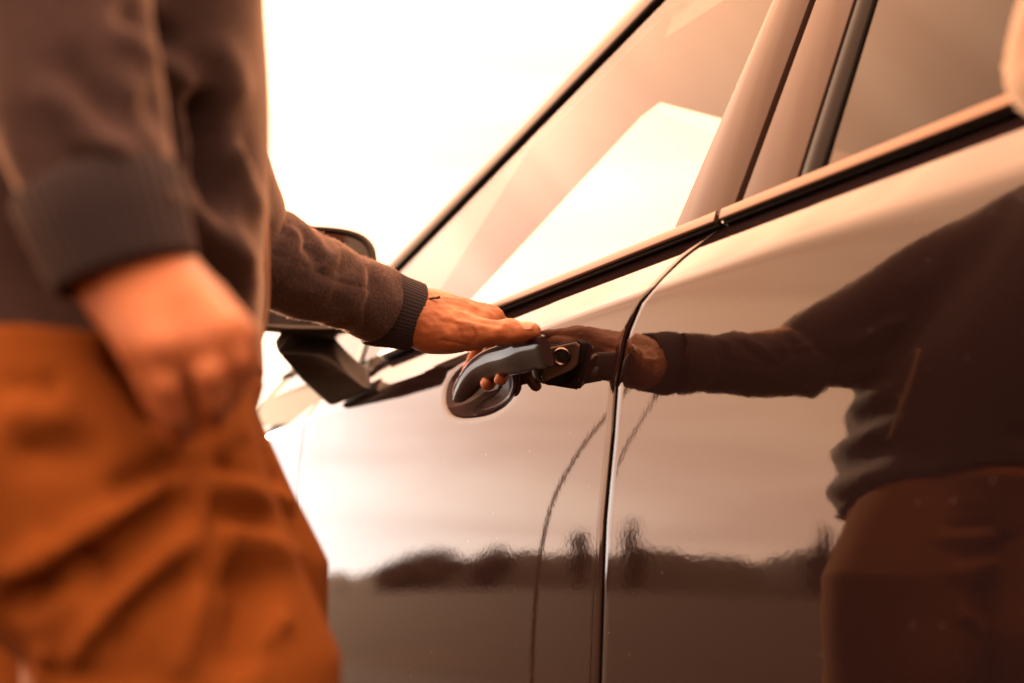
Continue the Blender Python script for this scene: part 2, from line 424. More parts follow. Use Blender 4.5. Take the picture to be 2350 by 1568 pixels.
def zrows(y_mid, n1=70, n2=16, z0=.26):
    a_ = np.linspace(0, 1, n1); b_ = np.linspace(0, 1, n2)[1:]
    return a_, b_
def side_panel(name, ya, yb, ny, z0, mat, parent, extra_y=None, flip=False, top=None, n1=70, n2=18, dish=False, roll=.014, lab=None):
    """panel between edge functions ya(z), yb(z); edges rolled in (towards the car)"""
    s_all = np.concatenate([np.linspace(0, 1, n1), 1 + np.linspace(0, 1, n2)[1:]])
    u_all = np.linspace(0, 1, ny) if extra_y is None else extra_y
    P = np.zeros((len(s_all), len(u_all), 3))
    ym = np.zeros((len(s_all), len(u_all)))
    for i, s in enumerate(s_all):
        zg = z0 + (0.985 - z0) * min(s, 1) + (ZB - .985) * max(0, s - 1)
        for _ in range(3):
            y = ya(zg) + (yb(zg) - ya(zg)) * u_all
            zv = np.where(s <= 1, z0 + (zc(y) - z0) * min(s, 1), zc(y) + (zb(y) - zc(y)) * max(0, s - 1))
            zg = zv
            if np.ndim(zg): 
                y = ya(zv) + (yb(zv) - ya(zv)) * u_all; zg = zv
        P[i, :, 1] = y; P[i, :, 2] = zv; P[i, :, 0] = body_x(y, zv, dish)
    # rolled edges
    def ext(P, axis, first, d):
        e = P[0] if (axis == 0 and first) else P[-1] if axis == 0 else P[:, 0] if first else P[:, -1]
        n_ = P[1] if (axis == 0 and first) else P[-2] if axis == 0 else P[:, 1] if first else P[:, -2]
        outdir = e - n_; outdir /= np.linalg.norm(outdir, axis=-1, keepdims=True) + 1e-12
        rows = []
        for a_ in (35, 65, 90):
            a_ = math.radians(a_); r = .0013
            rows.append(e + outdir * r * math.sin(a_) + np.array([1, 0, 0]) * r * (1 - math.cos(a_)))
        rows.append(rows[-1] + np.array([d, 0, 0]))
        rows = rows if not first else rows[::-1]
        rows = np.stack(rows, axis=axis)
        return np.concatenate([rows, P] if first else [P, rows], axis=axis)
    P = ext(P, 1, True, roll); P = ext(P, 1, False, roll); P = ext(P, 0, False, roll); P = ext(P, 0, True, roll)
    return grid_obj(name, P, mat, parent, flip=not flip)
G2 = 0.0036
def ys_front(z): return seam_y(z) + G2
def ys_rear(z): return seam_y(z) - G2
c_ = lambda v: (lambda z: np.zeros_like(np.asarray(z, float)) + v)
YF = 1.66
ufr = np.sort(np.concatenate([np.linspace(0, .12, 12), np.linspace(.12, .52, 90)[1:], np.linspace(.52, 1, 40)[1:]]))
door_f = side_panel('front_door', ys_front, c_(YF - G2), 0, .36, PAINT, car, extra_y=ufr, dish=True, n1=150, n2=24)
def wheel_arch(z): return 0
rear_front = c_(-0.25)
door_r = side_panel('rear_door', lambda z: np.zeros_like(np.asarray(z, float)) - .18, ys_rear, 130, .36, PAINT, car, n1=110, n2=24)
# front fender with the wheel arch cut out, quarter panel likewise
def arch_panel(name, y0, y1, yc, lowz=.30, rad=.36):
    ny = 90; ys = np.linspace(y0, y1, ny)
    rows = []
    for s in np.linspace(0, 2, 60):
        dz = rad ** 2 - (ys - yc) ** 2
        zl = np.maximum(lowz, np.where(dz > 0, .32 + np.sqrt(np.maximum(dz, 0)), lowz))
        z_ = zl + (zc(ys) - zl) * min(s, 1) if s <= 1 else zc(ys) + (zb(ys) - zc(ys)) * (s - 1)
        rows.append(np.stack([body_x(ys, z_, False), ys, z_], -1))
    return grid_obj(name, np.array(rows), PAINT, car)
WYF, WYR = 2.20, -0.62
arch_panel('front_fender', YF + G2, 2.85, WYF)
def rq(y): return y
_zy = np.concatenate([[-1.4, -.8], _zy]); _zz = np.concatenate([[.98, .985], _zz])
arch_panel('rear_quarter_panel', -1.25, -.185, WYR)
# dark shell behind the gaps
V = []
for y in np.linspace(-1.2, 2.8, 60):
    for z in (.30, .5, .75, .95, 1.02):
        V.append((float(body_x(y, z, False)) + .0335, y, z))
mesh_obj('door_jamb', V, grid_faces(60, 5, flip=True), UNDER, car)

# belt mouldings (satin strip, black wiper seal under it)
def belt_strip(name, ya, yb, mat, x0, z0_, prof):
    ys = np.linspace(ya, yb, 40); rings = []
    for y in ys:
        dz = zb(y) - ZB; dx = 0.012 * (y - .8) ** 2
        rings.append([(x0 + dx + p[0], y, z0_ + dz + p[1]) for p in prof])
    m = MB(); m.loft(np.array(rings)); return m
def rr(w, h, r, n=4, lean=0.0):
    pts = []
    for cx, cy, a0 in ((w - r, h - r, 0), (-w + r, h - r, 90), (-w + r, -h + r, 180), (w - r, -h + r, 270)):
        for k in range(n):
            a_ = math.radians(a0 + 90 * k / (n - 1)); X = cx + r * math.cos(a_); Y = cy + r * math.sin(a_)
            pts.append((X + lean * Y, Y))
    return pts
ysb = float(seam_y(1.04))
XB = XS + BD
sealp = rr(.0050, .0022, .0010)
stripp = rr(.005, .0058, .0025, lean=.35)
belt_strip('', ysb + .0035, 1.43, None, XB + .0035, ZB + .0012, sealp).obj('belt_seal', RUBBER, door_f, autosharp=50)
belt_strip('', -.6, ysb - .0035, None, XB + .0035, ZB + .0012, sealp).obj('belt_seal', RUBBER, door_r, autosharp=50)
belt_strip('', ysb + .0035, 1.43, None, XB + .0002, ZB + .0082, stripp).obj('belt_moulding', BELT, door_f, autosharp=50)
belt_strip('', -.6, ysb - .0035, None, XB + .0002, ZB + .0082, stripp).obj('belt_moulding', BELT, door_r, autosharp=50)

# greenhouse: key lines given by their top points on the leaning side plane
def gline(p, q, z1=1.425, z0=None):
    """extend the line p->q on the glass plane up to height z1 (and down to z0)"""
    P, Q = on_g(*p), on_g(*q); d = (Q - P) / (Q[2] - P[2])
    A = P + d * ((z0 if z0 is not None else P[2]) - P[2]); B = P + d * (z1 - P[2])
    return A, B
ZT = 1.44; Z0 = ZB + .006
a_out = gline((892, 620), (1478, 0), ZT, Z0)        # outer edge of the A pillar / door frame
a_in = gline((908, 622), (1512, 0), ZT, Z0)         # front edge of the door glass
b1 = gline((1555, 530), (1783, 0), ZT, Z0)          # rear edge of front glass
b2 = gline((1694, 470), (1867, 0), ZT, Z0)
b3 = gline((1712, 466), (1882, 0), ZT, Z0)
b4 = gline((1836, 416), (1968, 0), ZT, Z0)
b5 = gline((1874, 402), (1998, 0), ZT, Z0)
NG = np.array([1, 0, -GK]) / math.hypot(1, GK)       # pointing into the car
def lerp(a_, b_, t): return np.asarray(a_) + (np.asarray(b_) - np.asarray(a_)) * t
def gstrip(name, L1, L2, off, th, mat, parent, bow=0.0, n=14, bev=.0012):
    """strip between two lines on the glass plane, offset outwards by off, thickness th, bowed across"""
    P = []
    nr = 12
    for i in range(n):
        t = i / (n - 1); A = lerp(L1[0], L1[1], t); B = lerp(L2[0], L2[1], t); row = []
        row.append(lerp(A, B, 0) + NG * (th - off))
        for j in range(nr):
            s = j / (nr - 1); row.append(lerp(A, B, s) - NG * (off + bow * (1 - (2 * s - 1) ** 2)))
        row.append(lerp(A, B, 1) + NG * (th - off))
        P.append(row)
    return grid_obj(name, np.array(P), mat, parent, flip=True, autosharp=45)
def shift(L, dy): return (np.array(L[0]) + [0, dy, 0], np.array(L[1]) + [0, dy, 0])
def shift_(p, dy): return np.array(p) + [0, dy, 0]
# glass panes
def pane(name, pts, mat, parent):
    V, Fc = slab(pts, NG, .0035); return mesh_obj(name, V[:len(pts)], [tuple(range(len(pts)))[::-1]], mat, parent, smooth=False)
pane('front_door_glass', [b1[0], a_in[0], a_in[1], b1[1]], GLASS, door_f)
rear_end = (on_g(2600, 200)[1]); b9 = (np.array([GX + GK * (Z0 - GZ), -.12, Z0]), np.array([GX + GK * (ZT - GZ), -.05, ZT]))
pane('rear_door_glass', [b9[0] + NG * .002, b5[0] + NG * .002, b5[1] + NG * .002, b9[1] + NG * .002], TINTED, door_r)
q9 = (np.array([GX + GK * (Z0 - GZ), -.86, Z0]), np.array([GX + GK * (ZT - GZ), -.66, ZT]))
pane('quarter_window', [q9[0] + NG * .004, shift_(b9[0], -.05) + NG * .004, shift_(b9[1], -.05) + NG * .004, q9[1] + NG * .004], TINTED, car)
gstrip('rear_pillar', (q9[0], q9[1]), (q9[0] + [0, -.38, 0], q9[1] + [0, -.12, 0]), .003, .012, PAINT, car)
# A pillar frame: painted outer bead, black seal
a_o2 = gline((892, 620), (1478, 0), 1.468, Z0 + .035); a_i2 = gline((908, 622), (1512, 0), 1.468, Z0 + .035)
gstrip('a_pillar_seal', shift(a_i2, .006), shift(a_i2, -.013), .0045, .01, RUBBER, door_f, bow=.002)
gstrip('pillar_trim', shift(a_i2, .0), shift(a_i2, -.055), -.012, .016, TRIM, car)
gstrip('a_pillar', shift(a_o2, .040), shift(a_i2, .0055), .002, .02, PAINT, car, bow=.006)
gstrip('pillar_cover', b1, b2, .004, .012, GLOSSBLACK, door_f, bow=.0035)
gstrip('pillar_gap', shift(b2, -.0005), shift(b3, .0005), -.008, .01, RUBBER, car)
gstrip('pillar_cover', b3, b4, .004, .012, GLOSSBLACK, door_r, bow=.0015)
gstrip('window_seal', shift(b4, -.001), shift(b5, -.004), .001, .008, RUBBER, door_r, bow=.004)
gstrip('rear_glass_frame', shift(b9, 0), shift(b9, -.05), .003, .012, GLOSSBLACK, door_r)

dv = (on_g(822, 838), on_g(851, 752)); gstrip('window_divider', shift(dv, .010), shift(dv, -.012), .002, .008, RUBBER, door_f, bow=.001, n=4)
# roof, roof rails, headliner, windscreen, far side
XR = GX + GK * (ZT - GZ)            # .793
CX = 1.5
def mir(p): p = np.array(p, float).copy(); p[..., 0] = 2 * CX - p[..., 0]; return p
ytop = a_out[1][1] + .02
hd_y, hd_z, hd_x = 1.140, 1.400, .93
P = []
for i, y in enumerate(np.linspace(-.75, ytop + .16, 30)):
    row = []
    for u in np.linspace(-1, 1, 33):
        x = CX + u * (CX - XR + .0)
        fr = max(0, (y - (ytop - .5)) / .66); z = ZT + .055 * (1 - abs(u) ** 2.2) - .022 * fr ** 2 * (1 - abs(u) ** 3)
        row.append((x, y - .30 * abs(u) ** 3 * max(0, (y - .2) / 1.0), z))
    P.append(row)
grid_obj('roof', np.array(P), PAINT, car)
for s in (0, 1):
    pts = [np.array([XR + .004, y, ZT + .002]) for y in np.linspace(-.75, ytop - .26, 12)]
    if s: pts = [mir(p) for p in pts]
    m = MB(); m.tube(pts, .022, 12); m.obj('roof_rail', PAINT, car)
# headliner (what shows through the door glass above the windscreen)
V = []
ysl = np.linspace(-.7, hd_y, 14)
for y in ysl:
    for u in np.linspace(0, 1, 9):
        x = XR + .005 + (2 * (CX - XR) - .01) * u
        V.append((x, y + (0.02 if y == ysl[-1] else 0), hd_z - .0 + .0 * u))
mesh_obj('headliner', V, grid_faces(14, 9), TRIM, car)
lx = XR - .006
mesh_obj('headliner', [(lx, -.7, 1.375), (lx, .975, 1.385), (lx + .022, .975, 1.45), (lx + .022, -.7, 1.45), (XR + .03, -.7, 1.40), (XR + .03, .98, 1.40)], [(0, 1, 2, 3), (0, 4, 5, 1)], TRIM, car, smooth=False)
# windscreen header lip and near A pillar inner trim
pin0 = on_x(1080, 690, .72); pin1 = np.array([hd_x, hd_y, hd_z])
dirp = (pin0 - pin1); pinb = pin1 + dirp * 1.55
chf = on_x(1470, 270, .905)
A0 = np.array(a_out[0]) + [0, .03, 0]; A1 = np.array(a_out[1]) + [0, .03, 0]
V = [A0 + (A0 - A1) * .12, A1, np.array([XR, hd_y - .2, ZT - .02]), pin1, chf, pin0, pinb]
mesh_obj('pillar_trim', V, [(0, 1, 4, 5, 6), (1, 2, 3, 4)], TRIM, car, smooth=False)
V2 = [mir(v) for v in V]; mesh_obj('pillar_trim', V2, [(0, 6, 5, 4, 1), (1, 4, 3, 2)], TRIM, car, smooth=False)
cow_y, cow_z = 1.98, 1.02
ws = [pin1 + [-.06, .05, .02], mir(pin1 + [-.06, .05, .02]), mir(np.array([.72, cow_y, cow_z])), np.array([.72, cow_y, cow_z])]
grid_obj('windscreen', np.array([[lerp(ws[0], ws[1], u) * (1 - v) + lerp(ws[3], ws[2], u) * v + np.array([0, .10 * (1 - (2 * u - 1) ** 2), .02 * math.sin(math.pi * v)]) for u in np.linspace(0, 1, 21)] for v in np.linspace(0, 1, 9)]), WSCREEN, car)
# bonnet, front end
P = []
for v in np.linspace(0, 1, 24):
    y = 1.90 + v * .98; row = []
    for u in np.linspace(-1, 1, 41):
        xe = float(body_x(min(y, 2.8), .98, False)) + BD - .004
        x = CX + u * (CX - xe); z = float(zb(min(y, 2.8))) - .004 + .055 * (1 - abs(u) ** 3) - .20 * v ** 3
        row.append((x, y - .10 * abs(u) ** 3 * v, z))
    P.append(row)
grid_obj('bonnet', np.array(P), PAINT, car)
grid_obj('cowl', np.array([[(float(body_x(y, float(zb(y)), False)) - .001 + .16 * u, y, float(zb(y)) - .001 + .012 * math.sin(math.pi * u * .6)) for u in np.linspace(0, 1, 6)] for y in np.linspace(1.44, 1.93, 14)]), PAINT, car)
m = MB(); rings = []
for u in np.linspace(-1, 1, 25):
    xe = .66; x = CX + u * (CX - xe); yy = 2.92 - .16 * abs(u) ** 3
    rings.append([(x, yy - .10, .80), (x, yy, .74), (x, yy + .05, .55), (x, yy + .04, .34), (x, yy - .12, .26), (x, yy - .3, .3), (x, yy - .3, .8)])
m.loft(rings); m.obj('front_bumper', PAINT, car, autosharp=60)
m = MB(); rings = []
for u in np.linspace(-1, 1, 25):
    x = CX + u * .86; yy = -1.42 + .14 * abs(u) ** 3
    rings.append([(x, yy + .3, 1.03), (x, yy + .05, 1.0), (x, yy - .02, .7), (x, yy - .05, .5), (x, yy + .1, .3), (x, yy + .3, .3)])
m.loft(rings); m.obj('rear_bumper', PAINT, car, autosharp=60)
grid_obj('rear_screen', np.array([[(CX + u * (.70 + .12 * v), -.75 - .55 * v, ZT + .03 - .42 * v) for u in np.linspace(-1, 1, 9)] for v in np.linspace(0, 1, 7)]), TINTED, car)
# far side as one shell with glass
V = []; ys = np.linspace(-1.25, 2.85, 40)
for y in ys:
    for z in (.3, .6, .85, .98, 1.034): V.append((2 * CX - float(body_x(y, z, False)), y, z))
mesh_obj('far_side_panel', V, grid_faces(40, 5, flip=True), PAINT, car)
pane_p = [mir(p) for p in (b9[0], a_in[0], a_in[1], b9[1])]
mesh_obj('far_side_glass', pane_p, [(0, 1, 2, 3)], GLASS, car, smooth=False)
# floor and dashboard, seats, steering wheel
m = MB(); m.box((.70, -1.2, .30), (2.30, 2.6, .36)); m.obj('floor_pan', UNDER, car)
m = MB(); m.box((.70, 1.55, .70), (2.30, 1.95, .965)); m.obj('dashboard', TRIM, car, bevel=.04)
for sx in (1.08, 1.92):
    m = MB(); m.box((sx - .24, .35, .42), (sx + .24, .92, .60)); s_ = m.obj('seat', SEATM, car, bevel=.05)
    m = MB(); m.add([(sx - .23, .30, .6), (sx + .23, .30, .6), (sx + .23, .42, .6), (sx - .23, .42, .6), (sx - .2, .12, 1.13), (sx + .2, .12, 1.13), (sx + .2, .22, 1.13), (sx - .2, .22, 1.13)], [(0, 3, 2, 1), (4, 5, 6, 7), (0, 1, 5, 4), (1, 2, 6, 5), (2, 3, 7, 6), (3, 0, 4, 7)]); m.obj('seat_back', SEATM, s_, bevel=.04)
    m = MB(); m.box((sx - .13, .08, 1.16), (sx + .13, .17, 1.32)); m.obj('headrest', SEATM, s_, bevel=.035)
m = MB(); a_ = np.linspace(0, 2 * math.pi, 33)
m.tube([(1.08 + .18 * math.cos(t), 1.36 + .18 * math.sin(t) * .35, .90 + .17 * math.sin(t)) for t in a_], .014, 8, cap=False); m.obj('steering_wheel', PLASTIC, car)
# wheels
TYRE = simple('tyre_rubber', (0.02, 0.02, 0.02), 0.85, noise=.2); RIM = simple('alloy', (.5, .5, .5), .3, metal=1)
for wy in (WYF, WYR):
    for s in (0, 1):
        wx = .69; w = empty('wheel', (wx if not s else 3 - wx, wy, .32)); w.parent = car; w.location = (w.location[0] - 1.5, wy - 1.0, .32)
        prof = [(-.10, .20), (-.105, .28), (-.09, .315), (-.05, .325), (.05, .325), (.09, .315), (.105, .28), (.10, .20)]
        rings = [[(w_x, math.cos(t) * r_, math.sin(t) * r_) for (w_x, r_) in prof] for t in np.linspace(0, 2 * math.pi, 41)]
        m = MB(); m.V = [tuple(p) for rg in rings for p in rg]; m.F = grid_faces(41, 8)
        o = m.obj('tyre', TYRE); o.parent = w
        m = MB(); sg = -1 if not s else 1
        for k in range(5):
            t = k * 2 * math.pi / 5; c, s2 = math.cos(t), math.sin(t)
            m.tube([(sg * .085, 0, 0), (sg * .08, c * .10, s2 * .10), (sg * .075, c * .2, s2 * .2)], [.035, .022, .028], 8)
        m.tube([(sg * .06, math.cos(t) * .2, math.sin(t) * .2) for t in np.linspace(0, 2 * math.pi, 33)], .015, 8, cap=False)
        o = m.obj('rim', RIM); o.parent = w

# ---- wing mirror
mirror = empty('wing_mirror', (.46, 1.42, 1.10)); parent_to(mirror, car)
def se(a_, p): return np.sign(math.cos(a_)) * abs(math.cos(a_)) ** (2 / p), np.sign(math.sin(a_)) * abs(math.sin(a_)) ** (2 / p)
MC = on_x(712, 632, .490)
m_r = on_x(822, 600, .55); 
ax_x = np.array([1, -.42, 0.0]); ax_x /= np.linalg.norm(ax_x); ax_z = np.array([0, 0, 1.0]); ax_y = np.cross(ax_z, ax_x)
hw, hh = .118, .074
MCc = MC + ax_x * (-.028) + ax_z * (-.002)
rings = []
for d, sx_, sz in ((0, .97, .97), (.006, 1.0, 1.0), (.03, 1.0, 1.0), (.055, .94, .93), (.08, .76, .76), (.095, .5, .5), (.10, .2, .2)):
    rg = []
    for k in range(40):
        cx_, sz_ = se(2 * math.pi * k / 40, 4.2)
        taper = 1 - .10 * (cx_ < 0) * abs(cx_)
        rg.append(MCc + ax_x * (hw * sx_ * cx_) + ax_z * (hh * sz * sz_ * taper - .0) + ax_y * d)
    rings.append(rg)
inner = [MCc + ax_x * (hw * .93 * se(2 * math.pi * k / 40, 4.2)[0]) + ax_z * (hh * .91 * se(2 * math.pi * k / 40, 4.2)[1]) + ax_y * .001 for k in range(40)]
inner2 = [np.array(p) + ax_y * .012 for p in inner]
m = MB(); m.loft(np.array([inner2, inner] + rings)); m.obj('mirror_housing', PLASTIC, mirror, autosharp=40)
m = MB(); gl_ = [np.array(p) * .985 + MCc * .015 + ax_y * -.004 for p in inner2]; m.add(gl_, [tuple(range(40))[::-1]]); m.obj('mirror_glass', MIRRORM, mirror, smooth=False)
# stalk from housing to door
top = [on_x(632, 812, .46), on_x(748, 806, .535), on_x(772, 770, .55), on_x(670, 760, .48)]
foot = [on_x(752, 932, .578), on_x(838, 893, .578), on_x(835, 840, .60), on_x(765, 865, .60)]
mid = [lerp(t, f_, .5) + np.array([-.004, 0, 0]) for t, f_ in zip(top, foot)]
m = MB(); m.loft(np.array([[t + [0, .02, .02] for t in top], top, mid, foot, [np.array(f_) + [.012, 0, 0] for f_ in foot]])); m.obj('mirror_stalk', PLASTIC, mirror, bevel=.009, seg=2, subdiv=2)

# ---- door handle
hd = empty('door_handle', tuple(on_x(1200, 860, .56))); parent_to(hd, door_f)
# bezel / pivot end, grip swung out at its rear end
path = catmull([on_x(1046, 918, .5765), on_x(1092, 858, .567), on_x(1134, 834, .559), on_x(1176, 823, .550), on_x(1216, 812, .543), on_x(1256, 806, .536)], 36)
rings = []
axis_o = np.array([-.92, -.1, .18])           # outward-ish
for i, p in enumerate(path):
    u = i / 35
    T = path[min(i + 1, 35)] - path[max(i - 1, 0)]; T /= np.linalg.norm(T)
    o_ = np.array([-1.0, 0, -.40]); o_ -= T * (o_ @ T); o_ /= np.linalg.norm(o_)
    w_ = np.cross(T, o_); w_ *= np.sign(w_[2])
    hh_ = np.interp(u, [0, .04, .12, .35, .7, 1], [.004, .0105, .0150, .0168, .0168, .0160])
    th_ = np.interp(u, [0, .04, .12, .35, .7, 1], [.0025, .0045, .0058, .0060, .0056, .0046])
    rg = []
    es = np.interp(u, [0, .97, .99, 1], [1, 1, .97, .90]); hh_ *= es; th_ *= es
    for k in range(36):
        a_ = 2 * math.pi * k / 36; cx_, sy_ = se(a_, float(np.interp(u, [0, .6, 1], [2.6, 3.0, 4.5])))
        out = cx_ * th_ * (1.0 if cx_ < 0 else 1 + .5 * (1 - abs(sy_)) )   # ridge on the outer face
        rg.append(p + o_ * out + w_ * sy_ * hh_)
    rings.append(rg)
m = MB(); m.loft(np.array(rings)); GRIPO = m.obj('grip', HANDLEP, hd, bevel=0, autosharp=70)
# end cap with the lock, standing proud of the door and facing back
ec = [on_x(1262, 796, .556), on_x(1324, 782, .574), on_x(1334, 790, .5765), on_x(1330, 832, .578), on_x(1318, 848, .576), on_x(1246, 880, .560), on_x(1240, 866, .556), on_x(1250, 815, .553)]
ec = [np.array(p) for p in ec]; ce = sum(ec) / len(ec)
nrm_e = np.cross(ec[1] - ec[0], ec[5] - ec[0]); nrm_e /= np.linalg.norm(nrm_e)
if nrm_e @ (CAM - ce) < 0: nrm_e = -nrm_e
base = [np.array([float(body_x(p[1], p[2])) + .004, p[1], p[2]]) for p in ec]
def ringc(k, off): return [ce + (p - ce) * k + nrm_e * off for p in ec]
m = MB(); m.loft(np.array([[b + (b - ce) * [0, .10, .10] for b in base], ringc(1.04, -.0010), ringc(1.03, .0005), ringc(.99, -.0008)]), cap=True); m.obj('gasket', RUBBER, hd, bevel=.0008)
m = MB(); m.loft(np.array([ringc(.97, -.001), ringc(.96, .0020), ringc(.90, .0034), ringc(.80, .0030)])); m.obj('end_cap', GLOSSBLACK, hd, bevel=.0007, seg=3)
lk = on_plane(1290, 818, ce + nrm_e * .003, nrm_e)
e1 = np.cross(nrm_e, [0, 0, 1]); e1 /= np.linalg.norm(e1); e2 = np.cross(nrm_e, e1)
def disc(rads_offs, n=28): return np.array([[lk + (e1 * math.cos(t) + e2 * math.sin(t)) * r_ + nrm_e * o_ for t in np.linspace(0, 2 * math.pi, n, endpoint=False)] for r_, o_ in rads_offs])
m = MB(); m.loft(disc([(.0088, -.002), (.0088, .0012), (.0080, .0018), (.0072, .0012), (.0060, .0006)])); m.obj('lock_ring', CHROME, hd, autosharp=60)
m = MB(); m.loft(disc([(.0058, .0004), (.0055, .0016), (.004, .0019)])); lkp = m.obj('lock_cylinder', RUBBER, hd, autosharp=50)
m = MB(); mm = lk + nrm_e * .0022
m.add([mm + e2 * .003 + e1 * .0005, mm + e2 * .003 - e1 * .0005, mm - e2 * .003 - e1 * .0005, mm - e2 * .003 + e1 * .0005], [(0, 1, 2, 3)]); m.obj('key_slot', UNDER, lkp, smooth=False)
# arm that carries the grip into the door at its rear end
m = MB(); q0 = on_x(1235, 832, .545); q1 = on_x(1238, 868, .575); m.tube([q0, lerp(q0, q1, .5) + [-.001, 0, 0], q1 + [.02, 0, 0]], [.008, .009, .010], 12, sx=.7); m.obj('handle_arm', PLASTIC, hd)
# patch over the painted recess, its dark reflection put into the colour
P = []
for r_ in np.linspace(0, .97, 12):
    row = []
    for t in np.linspace(0, 2 * math.pi, 49):
        cu, sv = abs(math.cos(t)) ** (2 / 2.4) * np.sign(math.cos(t)), abs(math.sin(t)) ** (2 / 2.4) * np.sign(math.sin(t))
        y = DISH[0] + .088 * r_ * cu; z = DISH[1] + .034 * r_ * sv + .02 * (y - DISH[0])
        row.append((float(body_x(y, z)) - .0007, y, z))
    P.append(row)
grid_obj('recess_reflection', np.array(P), HANDLEP, hd, flip=True)
# bright lip round the recess front
m = MB(); m.tube(catmull([on_x(1040, 912, .5725), on_x(1046, 885, .574), on_x(1070, 852, .575), on_x(1100, 826, .5765)], 16), np.concatenate([np.linspace(.0008, .0026, 8), np.linspace(.0026, .0008, 8)]), 10); m.obj('recess_lip', CHROME, hd)
# ------------------------------------------------------------------ implicit surfaces for cloth and skin
def pd(px, py, d): return CAM + ray(px, py) / F * d          # point seen at a photo position, d metres deep
def cone(P, a_, b_, ra, rb):
    ba = b_ - a_; l2 = ba @ ba; t = np.clip(((P - a_) @ ba) / l2, 0, 1)
    return np.linalg.norm(P - a_ - t[:, None] * ba, axis=1) - (ra + (rb - ra) * t)
def chain(pts, rr_):
    pts = [np.asarray(p, float) for p in pts]
    def f(P):
        d = cone(P, pts[0], pts[1], rr_[0], rr_[1])
        for i in range(1, len(pts) - 1): d = np.minimum(d, cone(P, pts[i], pts[i + 1], rr_[i], rr_[i + 1]))
        return d
    return f
def ell(c, r):
    c = np.asarray(c, float); r = np.asarray(r, float)
    return lambda P: (np.linalg.norm((P - c) / r, axis=1) - 1) * r.min()
def zloft(rows, power=2.0):
    rows = sorted(rows); Z = [r[0] for r in rows]
    def f(P):
        z = P[:, 2]; cx, cy, ax, ay = (np.interp(z, Z, [r[i] for r in rows]) for i in (1, 2, 3, 4))
        q = (np.abs((P[:, 0] - cx) / ax) ** power + np.abs((P[:, 1] - cy) / ay) ** power) ** (1 / power) - 1
        d = q * np.minimum(ax, ay)
        return np.maximum(d, np.maximum(Z[0] - z, z - Z[-1]))
    return f
def smin(a_, b_, k):
    h = np.clip(.5 + .5 * (b_ - a_) / k, 0, 1); return b_ + (a_ - b_) * h - k * h * (1 - h)
def union(fs, k):
    def f(P):
        d = fs[0](P)
        for g in fs[1:]: d = smin(d, g(P), k)
        return d
    return f
def nets(f, lo, hi, h, project=2):
    lo = np.asarray(lo, float); n = np.ceil((np.asarray(hi) - lo) / h).astype(int) + 1
    ax = [lo[i] + h * np.arange(n[i]) for i in range(3)]
    G_ = np.empty(n)
    for i in range(n[0]):
        Y, Z = np.meshgrid(ax[1], ax[2], indexing='ij')
        G_[i] = f(np.stack([np.full(Y.size, ax[0][i]), Y.ravel(), Z.ravel()], 1)).reshape(Y.shape)
    S = G_ < 0
    cells = np.zeros(n - 1, int); 
    for dx in (0, 1):
        for dy in (0, 1):
            for dz in (0, 1): cells += S[dx:n[0] - 1 + dx, dy:n[1] - 1 + dy, dz:n[2] - 1 + dz]
    act = (cells > 0) & (cells < 8); idx = -np.ones(n - 1, int); ijk = np.argwhere(act); idx[act] = np.arange(len(ijk))
    acc = np.zeros((len(ijk), 3)); cnt = np.zeros(len(ijk))
    corners = [(a_, b_, c_2) for a_ in (0, 1) for b_ in (0, 1) for c_2 in (0, 1)]
    for c0 in corners:
        for axis in range(3):
            if c0[axis]: continue
            c1 = list(c0); c1[axis] = 1
            v0 = G_[tuple((ijk + c0).T)]; v1 = G_[tuple((ijk + c1).T)]
            m_ = (v0 < 0) != (v1 < 0); t = np.where(m_, v0 / np.where(v0 == v1, 1, v0 - v1), 0)
            p = np.array(c0, float)[None] + 0 * acc; p[:, axis] += t
            acc += p * m_[:, None]; cnt += m_
    V = lo + (ijk + acc / cnt[:, None]) * h
    Fc = []
    for axis in range(3):
        o1, o2 = (axis + 1) % 3, (axis + 2) % 3
        A = np.moveaxis(S, axis, 0); e = A[:-1] != A[1:]
        e = np.moveaxis(e, 0, axis)
        q = np.argwhere(e)
        q = q[(q[:, o1] > 0) & (q[:, o2] > 0) & (q[:, o1] < n[o1] - 1) & (q[:, o2] < n[o2] - 1)]
        ins = S[tuple(q.T)]
        def at(d1, d2):
            r_ = q.copy(); r_[:, o1] -= d1; r_[:, o2] -= d2; return idx[tuple(r_.T)]
        a_, b_, c_2, d_ = at(1, 1), at(0, 1), at(0, 0), at(1, 0)
        quad = np.stack([a_, b_, c_2, d_], 1); quad[~ins] = quad[~ins][:, ::-1]
        Fc.append(quad)
    Fc = np.concatenate(Fc)
    for _ in range(project):
        g_ = grad(f, V); fv = f(V); gn = np.maximum(np.linalg.norm(g_, axis=1), .3)
        V = V - g_ / gn[:, None] ** 2 * np.clip(fv, -h, h)[:, None]
    return V, Fc
def grad(f, V, e=4e-4):
    g_ = np.empty_like(V)
    for i in range(3):
        d = np.zeros(3); d[i] = e; g_[:, i] = (f(V + d) - f(V - d)) / (2 * e)
    return g_
def fast_mesh(name, V, Fc, mat, parent=None):
    me = bpy.data.meshes.new(name); me.vertices.add(len(V)); me.vertices.foreach_set('co', np.asarray(V, np.float32).ravel())
    k = Fc.shape[1]; me.loops.add(len(Fc) * k); me.loops.foreach_set('vertex_index', Fc.astype(np.int32).ravel())
    me.polygons.add(len(Fc)); me.polygons.foreach_set('loop_start', np.arange(len(Fc), dtype=np.int32) * k)
    me.polygons.foreach_set('use_smooth', np.ones(len(Fc), bool)); me.update(calc_edges=True); me.validate()
    me.materials.append(mat); o = bpy.data.objects.new(name, me); COL.objects.link(o); parent_to(o, parent); return o
